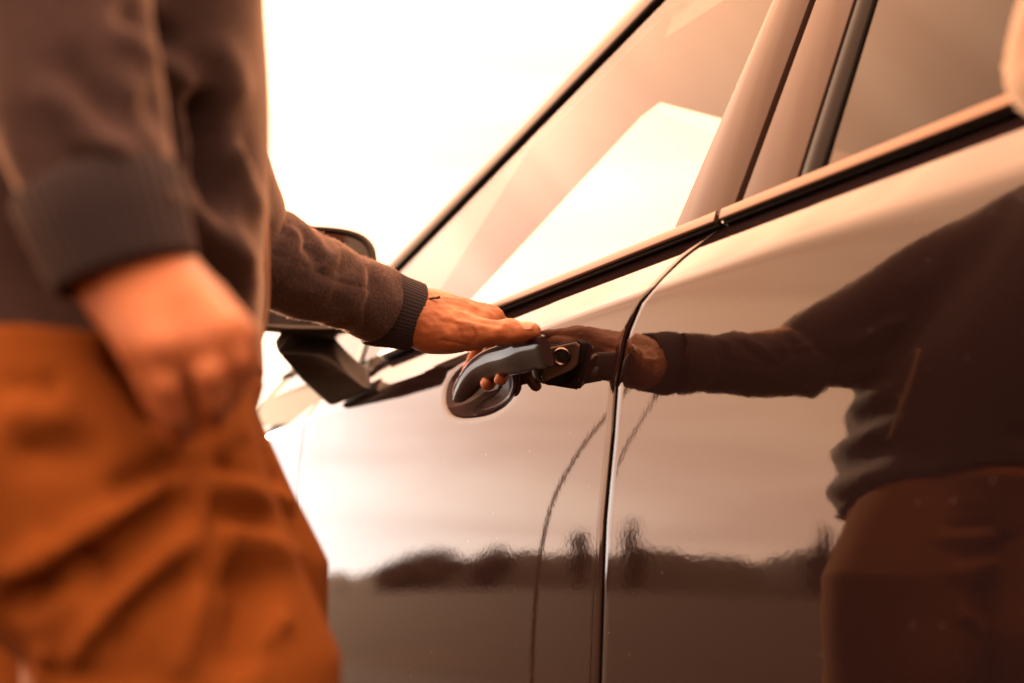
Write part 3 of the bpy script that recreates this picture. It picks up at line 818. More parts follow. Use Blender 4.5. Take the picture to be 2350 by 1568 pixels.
def vproj(V):
    v = V - CAM; d = v @ FW; return W / 2 + F * (v @ RT) / d, H / 2 - F * (v @ UP) / d, d
def seg_dist(X, Y, line):
    best = np.full(len(X), 1e9); tt = np.zeros(len(X)); n = len(line) - 1
    for i in range(n):
        ax_, ay_ = line[i]; bx_, by_ = line[i + 1]; dx, dy = bx_ - ax_, by_ - ay_
        t = np.clip(((X - ax_) * dx + (Y - ay_) * dy) / (dx * dx + dy * dy), 0, 1)
        d = np.hypot(X - ax_ - t * dx, Y - ay_ - t * dy); m_ = d < best
        best = np.where(m_, d, best); tt = np.where(m_, (i + t) / n, tt)
    return best, tt
def folds(V, f, specs):
    """sculpted creases: each is (polyline as seen in the photo, width px, height in metres, taper)"""
    g_ = grad(f, V, 1.5e-3); nn = g_ / (np.linalg.norm(g_, axis=1)[:, None] + 1e-9)
    X, Y, D = vproj(V); vd = (CAM - V); vd /= np.linalg.norm(vd, axis=1)[:, None]
    face = np.clip((nn * vd).sum(1) * 2.6 - .35, 0, 1)
    dd = np.zeros(len(V))
    for line, w, a_, tp in specs:
        d, t = seg_dist(X, Y, line)
        q_ = np.clip(np.minimum(t, 1 - t) / max(tp, .18), 0, 1); tpf = q_ * q_ * (3 - 2 * q_)
        dd += a_ * np.exp(-(d / w) ** 2) * tpf
    return V + nn * (dd * face)[:, None]
def lump(V, amp, sc_, seed=0):
    r_ = np.random.default_rng(seed); s = np.zeros(len(V))
    for k in range(10):
        w_ = r_.normal(0, 1, 3) * sc_ ; s += np.sin(V @ w_ + r_.uniform(0, 6.28)) / 3.3
    return amp * s

# cloth and skin materials
def cloth(name, col, fleck=.25, fs=900, bump=.0006, bs=500, sheen=.4, big=.12, rough=.9, weave=None):
    m, n, l, b = mat_base(name)
    t = n.new('ShaderNodeTexCoord')
    z = n.new('ShaderNodeTexNoise'); z.inputs['Scale'].default_value = fs; z.inputs['Detail'].default_value = 3; l.new(t.outputs['Object'], z.inputs[0])
    z2 = n.new('ShaderNodeTexNoise'); z2.inputs['Scale'].default_value = 14; z2.inputs['Detail'].default_value = 4; l.new(t.outputs['Object'], z2.inputs[0])
    mx = n.new('ShaderNodeMix'); mx.data_type = 'RGBA'; r = n.new('ShaderNodeValToRGB'); r.color_ramp.elements[0].position = .35; r.color_ramp.elements[1].position = .65
    l.new(z.outputs[0], r.inputs[0]); l.new(r.outputs[0], mx.inputs[0])
    mx.inputs[6].default_value = (*[c * (1 - fleck) for c in col], 1); mx.inputs[7].default_value = (*[min(1, c * (1 + fleck)) for c in col], 1)
    m2 = n.new('ShaderNodeMix'); m2.data_type = 'RGBA'; m2.blend_type = 'MULTIPLY'; m2.inputs[0].default_value = 1
    mr = n.new('ShaderNodeMapRange'); mr.inputs[3].default_value = 1 - big; mr.inputs[4].default_value = 1 + big; l.new(z2.outputs[0], mr.inputs[0])
    l.new(mx.outputs[2], m2.inputs[6]); l.new(mr.outputs[0], m2.inputs[7]); l.new(m2.outputs[2], b.inputs['Base Color'])
    b.inputs['Roughness'].default_value = rough; b.inputs['Sheen Weight'].default_value = sheen; b.inputs['Sheen Roughness'].default_value = .45
    b.inputs['Sheen Tint'].default_value = (1, .75, .6, 1)
    z3 = n.new('ShaderNodeTexNoise'); z3.inputs['Scale'].default_value = bs; z3.inputs['Detail'].default_value = 2; l.new(t.outputs['Object'], z3.inputs[0])
    q = n.new('ShaderNodeBump'); q.inputs['Distance'].default_value = bump; l.new(z3.outputs[0], q.inputs['Height']); l.new(q.outputs[0], b.inputs['Normal'])
    return m
SWEAT = cloth('brown_sweat_fabric', (0.050, 0.037, 0.045), .38, 700, .0009, 420, .55)
RIB = cloth('ribbed_cuff_fabric', (0.014, 0.013, 0.024), .15, 900, .0004, 600, .25)
TROUS = cloth('rust_twill', (0.215, 0.074, 0.018), .10, 900, .0003, 700, .0, .14, 1.0)
TROUS.node_tree.nodes['Principled BSDF'].inputs['Specular IOR Level'].default_value = .1
SWEAT.node_tree.nodes['Principled BSDF'].inputs['Specular IOR Level'].default_value = .2
BACKLIT_EDGE = cloth('backlit_edge_fabric', (0.42, 0.25, 0.15), .1, 900, .0002, 500, .3)  # pale tone holds the backlight on the fabric edge
def skin_mat():
    m, n, l, b = mat_base('skin')
    t = n.new('ShaderNodeTexCoord')
    z = n.new('ShaderNodeTexNoise'); z.inputs['Scale'].default_value = 45; z.inputs['Detail'].default_value = 5; l.new(t.outputs['Object'], z.inputs[0])
    r = n.new('ShaderNodeValToRGB'); l.new(z.outputs[0], r.inputs[0])
    r.color_ramp.elements[0].position = .3; r.color_ramp.elements[0].color = (.33, .120, .055, 1); r.color_ramp.elements[1].position = .7; r.color_ramp.elements[1].color = (.49, .205, .10, 1)
    l.new(r.outputs[0], b.inputs['Base Color']); b.inputs['Roughness'].default_value = .48
    b.inputs['Subsurface Weight'].default_value = .25; b.inputs['Subsurface Radius'].default_value = (.012, .004, .002); b.inputs['Subsurface Scale'].default_value = .6
    v = n.new('ShaderNodeTexVoronoi'); v.inputs['Scale'].default_value = 650; l.new(t.outputs['Object'], v.inputs[0])
    wv = n.new('ShaderNodeTexNoise'); wv.inputs['Scale'].default_value = 160; wv.inputs['Detail'].default_value = 3; l.new(t.outputs['Object'], wv.inputs[0])
    q = n.new('ShaderNodeBump'); q.inputs['Distance'].default_value = .00012; l.new(v.outputs['Distance'], q.inputs['Height'])
    q2 = n.new('ShaderNodeBump'); q2.inputs['Distance'].default_value = .0005; l.new(wv.outputs[0], q2.inputs['Height']); l.new(q.outputs[0], q2.inputs['Normal']); l.new(q2.outputs[0], b.inputs['Normal'])
    return m
SKIN = skin_mat()
NAIL = simple('nail', (.62, .33, .23), .25)
HAIR = simple('dark_hair', (.03, .018, .012), .5, noise=.4, nscale=90, bump=.002, bscale=160)
SHOE = simple('worn_leather', (.06, .035, .02), .5, noise=.2)
CORD = simple('cord', (.05, .03, .02), .7)

person = empty('person', (0.12, 0.70, 0.0))
tag(person, 'person in brown sweatshirt and rust orange trousers opening the car door', 'person')

# ---- torso rows solved so that the outline runs where the photo has it
def solve_cx(z, cy, ax_, ay_, pxt):
    # tangent direction in plan of the outline column at this height
    py = 784.0
    for _ in range(6):
        d_ = cy * math.cos(YAW) + .1 * math.sin(YAW); py = H / 2 - F * ((np.array([.2, cy, z]) - CAM) @ UP) / ((np.array([.2, cy, z]) - CAM) @ FW)
    r = ray(pxt(py), py); th = math.atan2(r[0], r[1])
    return (cy * math.sin(th) - math.sqrt(ax_ ** 2 * math.cos(th) ** 2 + ay_ ** 2 * math.sin(th) ** 2)) / math.cos(th)
pxt = lambda py: np.interp(py, [-400, 0, 350, 700, 800], [598, 594, 602, 610, 596])
trow = []
for z, cy, ax_, ay_ in ((.80, .765, .130, .160), (.86, .765, .134, .165), (.90, .762, .132, .166), (1.0, .735, .124, .165), (1.08, .69, .117, .160), (1.16, .63, .112, .155)):
    trow.append((z, solve_cx(z, cy, ax_, ay_, pxt), cy, ax_, ay_))
trow += [(1.24, .050, .58, .105, .150), (1.30, .040, .565, .095, .130), (1.34, .04, .56, .075, .10), (1.37, .04, .56, .06, .065)]
torso = zloft(trow, 2.25)
def hem(P): return .868 - .045 * np.clip((P[:, 1] - .76) / .12, 0, 1) + .004 * np.sin(P[:, 1] * 40)
SHL = np.array([.03, .665, 1.235]); ELL = np.array([.232, .875, 1.035]); WRL = pd(940, 728, 1.060)
SHR = np.array([.03, .455, 1.25]); ELR = pd(95, -60, .52); WRR = pd(285, 560, .505)
uarm_l = chain([SHL, ELL], [.070, .056])
farm_r = chain([ELR, pd(175, 250, .508), pd(232, 430, .506)], [.046, .041, .0355])
uarm_r = chain([SHR, ELR], [.068, .050])
def sweater_f(P):
    t = np.maximum(torso(P) * .9, hem(P) - P[:, 2])
    d = smin(t, uarm_l(P), .03); d = smin(d, uarm_r(P), .03)
    return smin(d, farm_r(P), .006)
sw_folds = [
 ([(452, 205), (482, 310), (502, 515)], 16, -.020, .10),
 ([(262, 10), (330, 60), (400, 118)], 20, -.007, .2), ([(240, 55), (350, 130), (450, 205)], 18, .006, .2),
 ([(300, 200), (400, 320), (450, 450)], 24, -.008, .2), ([(268, 165), (360, 290), (420, 420)], 18, .006, .3),
 ([(345, 425), (450, 500), (575, 640)], 20, .007, .15), ([(390, 585), (500, 655), (588, 770)], 34, -.013, .12),
 ([(528, 320), (566, 400), (603, 525)], 14, .006, .2), ([(545, 300), (596, 450)], 12, -.004, .3),
 ([(500, 500), (560, 580), (600, 700)], 16, .005, .2), ([(470, 60), (530, 160), (560, 260)], 26, .004, .3),
 ([(0, 280), (85, 470), (172, 662)], 14, .0022, .05), ([(170, 300), (240, 335), (310, 362)], 18, .007, .2), ([(335, 375), (220, 410), (100, 470)], 12, .003, .05),
 ([(120, 100), (200, 200), (290, 300)], 26, -.005, .3), ([(60, 180), (170, 260), (230, 290)], 22, .004, .3), ([(140, 350), (230, 385), (300, 395)], 14, -.005, .3),
]
V, Fc = nets(sweater_f, (-.12, .36, .80), (.36, .99, 1.42), .0048)
V = folds(V, sweater_f, [(l_, w_ * 1.4, a_ * 1.35, t_) for l_, w_, a_, t_ in sw_folds])
g_ = grad(sweater_f, V, 2e-3); V = V + g_ * lump(V, .0022, 34, 3)[:, None]
mk = np.clip((V[:, 1] - .76) / .05, 0, 1) * np.clip((V[:, 0] - .12) / .06, 0, 1) * np.clip((1.0 - V[:, 2]) / .05, 0, 1)
V = V + g_ * (mk * .0085 * np.sin(V[:, 2] * 2 * math.pi / .052 + V[:, 1] * 12 + .8))[:, None]
sweater = fast_mesh('sweatshirt', V, Fc, SWEAT, person)
m_ = sweater.modifiers.new('s', 'SMOOTH'); m_.factor = .5; m_.iterations = 2

# near cuff (right wrist) as a ribbed band
def ribbed(name, path, rad, mat, parent, ribs=46, amp=.0007, ref=(0, 0, 1), n=184, squash=1.0, axis=None):
    path = np.asarray(path); m_ = len(path); T = np.gradient(path, axis=0); T /= np.linalg.norm(T, axis=1)[:, None]
    if axis is not None: T[:] = axis / np.linalg.norm(axis)
    rings = []
    for i in range(m_):
        u = np.cross(ref, T[i]); u /= np.linalg.norm(u); w_ = np.cross(T[i], u)
        a_ = np.linspace(0, 2 * math.pi, n, endpoint=False); r_ = rad[i] + amp * np.cos(a_ * ribs)
        rings.append(path[i] + (r_ * np.cos(a_))[:, None] * u * squash + (r_ * np.sin(a_))[:, None] * w_)
    m = MB(); m.loft(np.array(rings), cap=False); return m.obj(name, mat, parent)
c0, c1 = pd(216, 412, .505), pd(292, 632, .503)
cp = [lerp(c0, c1, t) for t in (0, .1, .5, .9, .98, 1, .98, .8)]
ribbed('cuff', cp, [.034, .0372, .0350, .0325, .032, .0305, .029, .028], RIB, sweater, ribs=36, squash=1.02, ref=(0, 1, 0), axis=c1 - c0)

# far sleeve: loft that follows the traced top and bottom outline
tx = [560, 600, 622, 640, 661, 690, 717, 728, 745, 775, 800, 812, 826, 850, 869]
ty = [452, 466, 474, 489, 503, 521, 537, 538, 545, 566, 582, 584, 588, 600, 609]
bx = [560, 608, 650, 707, 760, 816, 869]; by = [686, 699, 718, 740, 748, 764, 790]
dep = lambda px: np.interp(px, [480, 940], [.885, 1.06])
pts = []; rad = []
cols = np.linspace(560, 868, 110)
for px in cols:
    yt = np.interp(px, tx, ty); yb_ = np.interp(px, bx, by)
    slope = .30; d = dep(px); hpx = (yb_ - yt) / 2 * math.cos(math.atan(slope)) * 1.02
    pts.append(pd(px, (yt + yb_) / 2, d)); rad.append(hpx * d / F)
pts = np.array(pts); rad = np.array(rad)
hid = [lerp(ELL, pts[0], t) for t in (0, .25, .5, .75)]
pts = np.vstack([hid, pts]); rad = np.concatenate([[.052, .051, .049, .0475], rad])
NS = 120; T = np.gradient(pts, axis=0)
Tm = (pts[-1] - pts[10]); Tm /= np.linalg.norm(Tm)
rings = []
for i in range(len(pts)):
    u = np.cross(UP, Tm); u /= np.linalg.norm(u); w_ = np.cross(Tm, u)
    a_ = np.linspace(0, 2 * math.pi, NS, endpoint=False)
    rings.append(pts[i] + rad[i] * (np.cos(a_)[:, None] * u * .92 + np.sin(a_)[:, None] * w_))
SV = np.array(rings).reshape(-1, 3); cen = np.repeat(pts, NS, 0)
out_n = SV - cen; out_n /= np.linalg.norm(out_n, axis=1)[:, None]
X, Y, D = vproj(SV)
dd = np.zeros(len(SV)); facing = np.clip(((CAM - SV) / np.linalg.norm(CAM - SV, axis=1)[:, None] * out_n).sum(1) * 3 + .6, 0, 1)
for line, w, amp, tp in [
 ([(690, 520), (705, 545), (700, 580)], 9, -.0030, .2), ([(722, 540), (735, 570), (765, 600)], 13, .0022, .3), ([(700, 560), (725, 600), (735, 640)], 12, -.0022, .3),
 ([(812, 586), (800, 610), (770, 630)], 12, -.0022, .3), ([(826, 592), (835, 625), (828, 655)], 14, .0012, .3), ([(845, 610), (850, 640), (845, 670)], 9, -.0025, .3),
 ([(640, 490), (655, 520), (690, 545)], 9, .0022, .3), ([(661, 505), (650, 530), (625, 545)], 8, -.0025, .3), ([(780, 568), (765, 600), (720, 625)], 11, .0022, .3),
 ([(866, 640), (840, 700), (835, 760)], 7, -.0016, .1), ([(720, 640), (780, 670), (820, 690)], 16, .0015, .3), ([(620, 580), (720, 620), (790, 650), (850, 662)], 2.6, -.0011, .02),
 ([(640, 650), (700, 670), (760, 680)], 18, .0015, .3)]:
    d, t = seg_dist(X, Y, line); dd += amp * np.exp(-(d / w) ** 2) * np.clip(np.minimum(t, 1 - t) / max(tp, .01), 0, 1) ** .5
SV = SV + out_n * (dd * facing + lump(SV, .0007, 130, 5))[:, None]
sl = fast_mesh('sleeve', SV, np.array(grid_faces(len(pts), NS, 0, True)), SWEAT, sweater)
fz = np.random.default_rng(8); ids = fz.integers(NS * 4, len(SV) - NS, 14000); FV = []; FF = []
for q_, i in enumerate(ids):
    d_ = out_n[i] + fz.normal(0, .55, 3); d_ /= np.linalg.norm(d_); s_ = np.cross(d_, fz.normal(0, 1, 3)); s_ /= np.linalg.norm(s_)
    L_ = fz.uniform(.0008, .0028); b0 = SV[i] - out_n[i] * .0004 + fz.normal(0, .0006, 3); k_ = len(FV)
    FV += [b0 - s_ * .00009, b0 + s_ * .00009, b0 + d_ * L_ * .6 + s_ * .00012, b0 + d_ * L_ + out_n[i] * -.0003]; FF += [(k_, k_ + 1, k_ + 2), (k_, k_ + 2, k_ + 3)]
fib = cloth('fabric_fuzz', (0.30, 0.20, 0.17), .1, 300, 0, 300, 0); fn = fib.node_tree
tl = fn.nodes.new('ShaderNodeBsdfTranslucent'); tl.inputs[0].default_value = (.55, .36, .28, 1); ms_ = fn.nodes.new('ShaderNodeMixShader'); ms_.inputs[0].default_value = .6
pb = fn.nodes['Principled BSDF']; fn.links.new(pb.outputs[0], ms_.inputs[1]); fn.links.new(tl.outputs[0], ms_.inputs[2]); fn.links.new(ms_.outputs[0], fn.nodes['Material Output'].inputs[0])
tag(mesh_obj('fabric_fuzz', FV, FF, fib, sl, smooth=False), kind='stuff')
# its cuff
k0, k1 = pd(852, 699, 1.046), pd(955, 729, 1.062)
hw0 = (790 - 609) / 2 * 1.0 * 1.046 / F; hw1 = 79 * 1.06 / F
us = [0, .04, .1, .3, .6, .9, .97, 1.0, .985, .90]
cp = [lerp(k0, k1, t) for t in us]; rd_ = [hw0 * .93, hw0 * 1.0, hw0 * 1.02, hw0 * 1.0, lerp(hw0, hw1, .6), hw1 * 1.02, hw1 * 1.01, hw1 * .97, hw1 * .93, hw1 * .90]
ribbed('cuff', cp, rd_, RIB, sweater, ribs=60, amp=.00035, ref=tuple(UP), n=240, squash=.92, axis=k1 - k0)
m = MB(); m.tube(catmull([pd(609, 455, .792), pd(612, 560, .792), pd(611, 690, .795), pd(603, 760, .797), pd(588, 797, .80)], 24), .0021, 8, sx=1.0); m.obj('backlit_hem_edge', BACKLIT_EDGE, sweater)  # front edge of the sweatshirt, backlight put into its pale colour

# ---- trousers
legL = zloft([(.06, .15, .82, .075, .075), (.10, .155, .82, .09, .085), (.45, .19, .80, .105, .09), (.66, .180, .775, .114, .095), (.75, .176, .775, .116, .10), (.80, .145, .772, .116, .10), (.86, .108, .765, .118, .11), (.96, .11, .77, .10, .10)], 2.2)
legR = zloft([(.06, .10, .60, .075, .075), (.10, .105, .60, .088, .085), (.45, .135, .60, .090, .09), (.62, .160, .610, .078, .085), (.70, .158, .615, .080, .086), (.735, .130, .62, .092, .09), (.80, .085, .63, .110, .105), (.88, .07, .645, .103, .105), (.96, .07, .65, .09, .10)], 2.2)
hips = zloft([(.765, .09, .70, .05, .05), (.80, .09, .70, .11, .12), (.86, .09, .71, .125, .15), (.96, .09, .71, .10, .14)], 2.2)
def trousers_f(P):
    d = smin(smin(legL(P), legR(P), .012), hips(P), .02)
    k = np.clip((P[:, 2] - hem(P) + .012) / .014, 0, 1)
    return d + (np.maximum(d, torso(P) * .9 + .009 + .035 * np.clip((P[:, 2] - hem(P)) / .05, 0, 1)) - d) * k
Q = lambda *a_: [(p[0], p[1]) for p in a_]
tr_folds = [
 (Q((250, 784), (320, 880), (385, 975)), 22, -.014, .1), (Q((412, 820), (440, 920), (460, 1010)), 15, -.030, .1),
 (Q((428, 1062), (340, 1100), (245, 1135)), 17, -.010, .15), (Q((442, 1080), (320, 1145), (200, 1219), (15, 1384)), 17, .010, .1),
 (Q((418, 1120), (300, 1234), (165, 1374)), 24, -.014, .12), (Q((230, 1255), (115, 1334), (0, 1420)), 22, -.016, .05),
 (Q((465, 1212), (380, 1270), (300, 1349), (125, 1564)), 18, .010, .1), (Q((440, 1304), (320, 1384), (210, 1515)), 18, -.011, .15),
 (Q((455, 1330), (430, 1450), (400, 1568)), 22, .006, .1), (Q((448, 1030), (472, 1184), (462, 1300), (455, 1568)), 7, .004, .02), (Q((462, 1030), (486, 1184), (476, 1300), (469, 1568)), 7, -.004, .02),
 (Q((485, 1062), (560, 1078), (650, 1108)), 15, -.009, .2), (Q((480, 1092), (580, 1130), (690, 1172)), 15, .007, .15), (Q((480, 1164), (560, 1185), (660, 1215)), 17, -.009, .2),
 (Q((490, 1212), (600, 1240), (700, 1300)), 20, .006, .2), (Q((500, 1310), (590, 1345), (560, 1460), (540, 1568)), 34, -.012, .1), (Q((570, 1600), (585, 1480), (630, 1430), (670, 1420)), 15, .008, .06),
 (Q((600, 1020), (640, 1060), (690, 1150)), 12, .005, .2), (Q((520, 1020), (600, 1040), (640, 1062)), 16, -.006, .3),
 (Q((0, 1030), (120, 1040), (260, 1030)), 34, -.006, .2), (Q((0, 930), (80, 960), (180, 950)), 30, .006, .2), (Q((110, 850), (116, 910)), 9, -.006, .1), (Q((0, 880), (110, 880)), 10, -.004, .1),
 (Q((100, 1480), (96, 1568)), 16, .008, .05), (Q((120, 1230), (60, 1290), (0, 1330)), 16, .006, .1),
]
V, Fc = nets(trousers_f, (-.08, .47, .05), (.34, .93, .97), .0052)
V = folds(V, trousers_f, [(l_, w_ * 1.25, a_ * 1.35, t_) for l_, w_, a_, t_ in tr_folds]); g_ = grad(trousers_f, V, 2e-3); V = V + g_ * lump(V, .0013, 30, 9)[:, None]
trousers = fast_mesh('trousers', V, Fc, TROUS, person)
m_ = trousers.modifiers.new('s', 'SMOOTH'); m_.factor = .5; m_.iterations = 2

# ---- body: one mesh (coarse body inside the clothes, head, two fine hands)
HC = np.array([.085, .56, 1.485])
head = union([ell(HC + [-.008, 0, .02], (.098, .078, .100)), ell(HC + [.022, 0, -.045], (.062, .056, .062)), ell(HC + [.082, 0, -.005], (.020, .013, .022)),
              ell(HC + [.075, 0, -.050], (.016, .024, .010)), ell(HC + [.070, .032, .028], (.014, .020, .009)), ell(HC + [.070, -.032, .028], (.014, .020, .009)), ell(HC + [-.005, .078, 0], (.016, .010, .028)), ell(HC + [-.005, -.078, 0], (.016, .010, .028))], .016)
eyes_cut = union([ell(HC + [.088, .030, .008], (.014, .015, .008)), ell(HC + [.088, -.030, .008], (.014, .015, .008))], .004)
def shrink(f, k): return lambda P: f(P) + k
def bodyc(P):
    d = smin(np.maximum(head(P), -eyes_cut(P)), chain([(.05, .56, 1.30), (.075, .56, 1.43)], [.055, .050])(P), .03)
    d = smin(d, np.maximum(shrink(torso, .022)(P), -(P[:, 2] - .90)), .02)
    d = smin(d, np.maximum(trousers_f(P) + .034, P[:, 2] - .93), .02)
    d = smin(d, chain([SHL, ELL, WRL], [.045, .034, .020])(P), .02)
    return smin(d, chain([SHR, ELR, WRR], [.045, .036, .022])(P), .02)
VB, FB = nets(bodyc, (-.10, .40, .07), (.50, 1.06, 1.62), .0095)
# left hand on the handle
LH = dict(
 W0=pd(915, 722, 1.062), W1=pd(975, 732, 1.062), W2=pd(1008, 742, 1.062),
)
mc = {'i': pd(1108, 748, 1.075), 'm': pd(1128, 735, 1.098), 'r': pd(1112, 729, 1.120), 'l': pd(1082, 727, 1.138)}
fing = {
 'i': [mc['i'], on_x(1168, 768, .556), on_x(1180, 812, .5685), on_x(1160, 850, .5685), on_x(1149, 871, .560)],
 'm': [mc['m'], on_x(1158, 752, .566), on_x(1154, 805, .5765), on_x(1136, 855, .577), on_x(1119, 880, .566)],
 'r': [mc['r'], on_x(1134, 745, .569), on_x(1126, 800, .581), on_x(1106, 850, .583), on_x(1092, 868, .577)],
 'l': [mc['l'], on_x(1106, 746, .570), on_x(1096, 796, .584), on_x(1080, 835, .586), on_x(1070, 850, .582)]}
fr_ = {'i': [.0115, .0092, .0080, .0072, .0066], 'm': [.0118, .0094, .0082, .0076, .0078], 'r': [.0110, .0088, .0076, .0070, .0064], 'l': [.0098, .0076, .0066, .0060, .0056]}
palm = [chain([LH['W0'], LH['W1'], LH['W2']], [.0235, .0245, .0250])]
wb = {'i': pd(1000, 722, 1.052), 'm': pd(1000, 716, 1.066), 'r': pd(996, 716, 1.080), 'l': pd(990, 722, 1.092)}
for k in 'imrl': palm.append(chain([LH['W1'] * .5 + wb[k] * .5, wb[k] * .5 + mc[k] * .5, mc[k]], [.0185, .0150, .0125 if k != 'l' else .011]))
palm.append(chain([pd(985, 755, 1.062), pd(1050, 770, 1.082), pd(1085, 778, 1.105)], [.020, .0170, .0120]))       # heel of the hand
palm.append(chain([pd(985, 752, 1.050), pd(1040, 765, 1.046), pd(1095, 766, 1.046)], [.0185, .0185, .0140]))       # ball of the thumb
thumbf = chain([pd(1040, 756, 1.044), pd(1112, 764, 1.040), pd(1166, 763, 1.034), pd(1198, 762, 1.031), pd(1222, 760, 1.030)], [.0150, .0128, .0108, .0098, .0080])
tknuck = ell(pd(1168, 760, 1.034), (.0125, .0120, .0118))
tend = [chain([wb[k] * .75 + mc[k] * .25 + UP * .0135, mc[k] + UP * .0095], [.0016, .0030]) for k in 'imr'] + [chain([pd(985, 722, 1.040), pd(1060, 742, 1.030), pd(1112, 750, 1.033)], [.003, .003, .003])]
palm_u = union(palm, .016); f_u = [chain(fing[k], fr_[k]) for k in 'imrl']; tend_u = union(tend, .006)
def handL(P):
    d = palm_u(P)
    fd = f_u[0](P)
    for g in f_u[1:]: fd = smin(fd, g(P), .0022)
    d = smin(d, fd, .009); d = smin(d, smin(thumbf(P), tknuck(P), .004), .007)
    return smin(d, tend_u(P), .007)
VL, FL = nets(handL, pd(880, 700, 1.0) - [.03, .09, .09], pd(1230, 760, 1.20) + [.03, .12, .07], .0017)
# creases over the thumb joint and wrist
crs = [([(1035, 722), (1100, 737), (1158, 748)], 5, -.0022, .2), ([(1060, 698), (1110, 708), (1160, 736)], 6, .0012, .3), ([(1010, 690), (1070, 707), (1120, 722)], 4, -.0008, .3), ([(1150, 742), (1153, 760), (1150, 778)], 1.6, -.0006, .3), ([(1158, 741), (1161, 758), (1159, 775)], 1.5, -.0007, .3), ([(1166, 742), (1168, 758)], 1.5, -.0006, .3), ([(1173, 742), (1175, 760), (1173, 778)], 1.6, -.0006, .3),
       ([(1080, 742), (1092, 770), (1082, 800)], 3, -.0011, .3), ([(1050, 748), (1058, 775), (1050, 800)], 3.5, -.0008, .3), ([(990, 700), (1050, 716), (1110, 735)], 6, .0010, .3), ([(1000, 780), (1050, 788), (1090, 800)], 3, -.0009, .2),
       ([(985, 735), (1040, 742), (1090, 746)], 7, -.0010, .3)]
VL = folds(VL, handL, crs); VL = VL + grad(handL, VL, 1e-3) * lump(VL, .00030, 420, 7)[:, None]
# right hand, relaxed with the fingers in the pocket
dR = .485
def pr(px, py, d=dR): return pd(px, py, d + .004 + .018 * float(np.clip((780 - py) / 150, 0, 1)))
palmR = [chain([WRR, pr(300, 620)], [.022, .023])]
mR = {'i': pr(508, 762, .480), 'm': pr(456, 782, .472), 'r': pr(372, 796, .470), 'l': pr(330, 790, .480)}
fR = {'i': [mR['i'], pr(540, 825, .478), pr(532, 885, .484), pr(516, 922, .494)], 'm': [mR['m'], pr(480, 855, .466), pr(492, 918, .474), pr(490, 958, .486)],
      'r': [mR['r'], pr(384, 880, .468), pr(402, 950, .476), pr(410, 1000, .490)], 'l': [mR['l'], pr(346, 868, .478), pr(370, 930, .482), pr(390, 975, .490)]}
for k, w_ in zip('imrl', (345, 320, 295, 268)): palmR.append(chain([pr(w_, 635, .488), mR[k] * .5 + pr(w_, 635, .488) * .5, mR[k]], [.0150, .0130, .0105]))
thR = chain([pr(385, 640, .495), pr(470, 700, .500), pr(540, 770, .505), pr(560, 840, .515)], [.016, .0125, .0105, .009])
pu = union(palmR, .014); fu = [chain(fR[k], [.0092, .0074, .0066, .0056]) for k in 'imrl']
tnR = union([chain([pr(w_ + 20, 670, .474), mR[k] + (CAM - mR[k]) * .018], [.0018, .003]) for k, w_ in zip('imrl', (345, 320, 295, 268))], .006)
def handR(P):
    d = pu(P); fd = fu[0](P)
    for g in fu[1:]: fd = smin(fd, g(P), .002)
    d = smin(d, fd, .005); d = smin(d, thR(P), .007); return smin(d, tnR(P), .008)
VR, FR = nets(handR, np.array([.02, .40, .78]), np.array([.25, .62, .95]), .0022)
Vb = np.vstack([VB, VL, VR]); Fb = np.vstack([FB, FL + len(VB), FR + len(VB) + len(VL)])
body = fast_mesh('body', Vb, Fb, SKIN, person)

# nails
def nail(c, up_, fwd_, w_, l_, parent, th=.0010):
    up_ = up_ / np.linalg.norm(up_); fwd_ = fwd_ - up_ * (fwd_ @ up_); fwd_ /= np.linalg.norm(fwd_); sd = np.cross(fwd_, up_)
    P = []
    for i in range(9):
        u = -1 + 2 * i / 8; row = []
        for j in range(9):
            v = -1 + 2 * j / 8
            wv = w_ * math.sqrt(max(0, 1 - abs(u) ** 4)) + 1e-5
            row.append(c + fwd_ * l_ * u * (1 - .12 * v * v) + sd * wv * v - up_ * (v * v * w_ * .38 * (wv / w_) + max(0, u) ** 3 * l_ * .06) + up_ * th)
        P.append(row)
    o = grid_obj('thumbnail', np.array(P), NAIL, parent); return o
tdir = pd(1222, 760, 1.030) - pd(1180, 763, 1.033)
tn_up = (CAM - pd(1212, 757, 1.03)); tn_up /= np.linalg.norm(tn_up); tn_up = tn_up * .62 + UP * .78
nc = pd(1209, 760, 1.0305) + tn_up / np.linalg.norm(tn_up) * .0086
nail(nc, tn_up, tdir, .0062, .0082, body)
# cord bracelet
wc = pd(962, 729, 1.062); wt = WRL - pd(1000, 742, 1.062); wt /= np.linalg.norm(wt)
b1_ = np.cross(wt, UP); b1_ /= np.linalg.norm(b1_); b2_ = np.cross(wt, b1_)
wc = pd(978, 733, 1.062)
ring_pts = [wc + b1_ * math.cos(t) * .0262 + b2_ * math.sin(t) * .0268 + wt * (.004 * math.sin(2 * t) + .006 * math.cos(t)) for t in np.linspace(0, 2 * math.pi, 49)]
m = MB(); m.tube(ring_pts, .0009, 8, cap=False)
m.tube(catmull([pd(984, 686, 1.040), pd(995, 684, 1.038), pd(1003, 684, 1.037), pd(1010, 681, 1.037)], 10), np.linspace(.0009, .0015, 10), 8); m.obj('bracelet', CORD, person)
m = MB(); m.tube(catmull([pd(952, 772, 1.05), pd(944, 790, 1.05), pd(952, 797, 1.052), pd(962, 788, 1.055), pd(966, 770, 1.055)], 20), .0006, 6); m.obj('bracelet', CHROME, person)

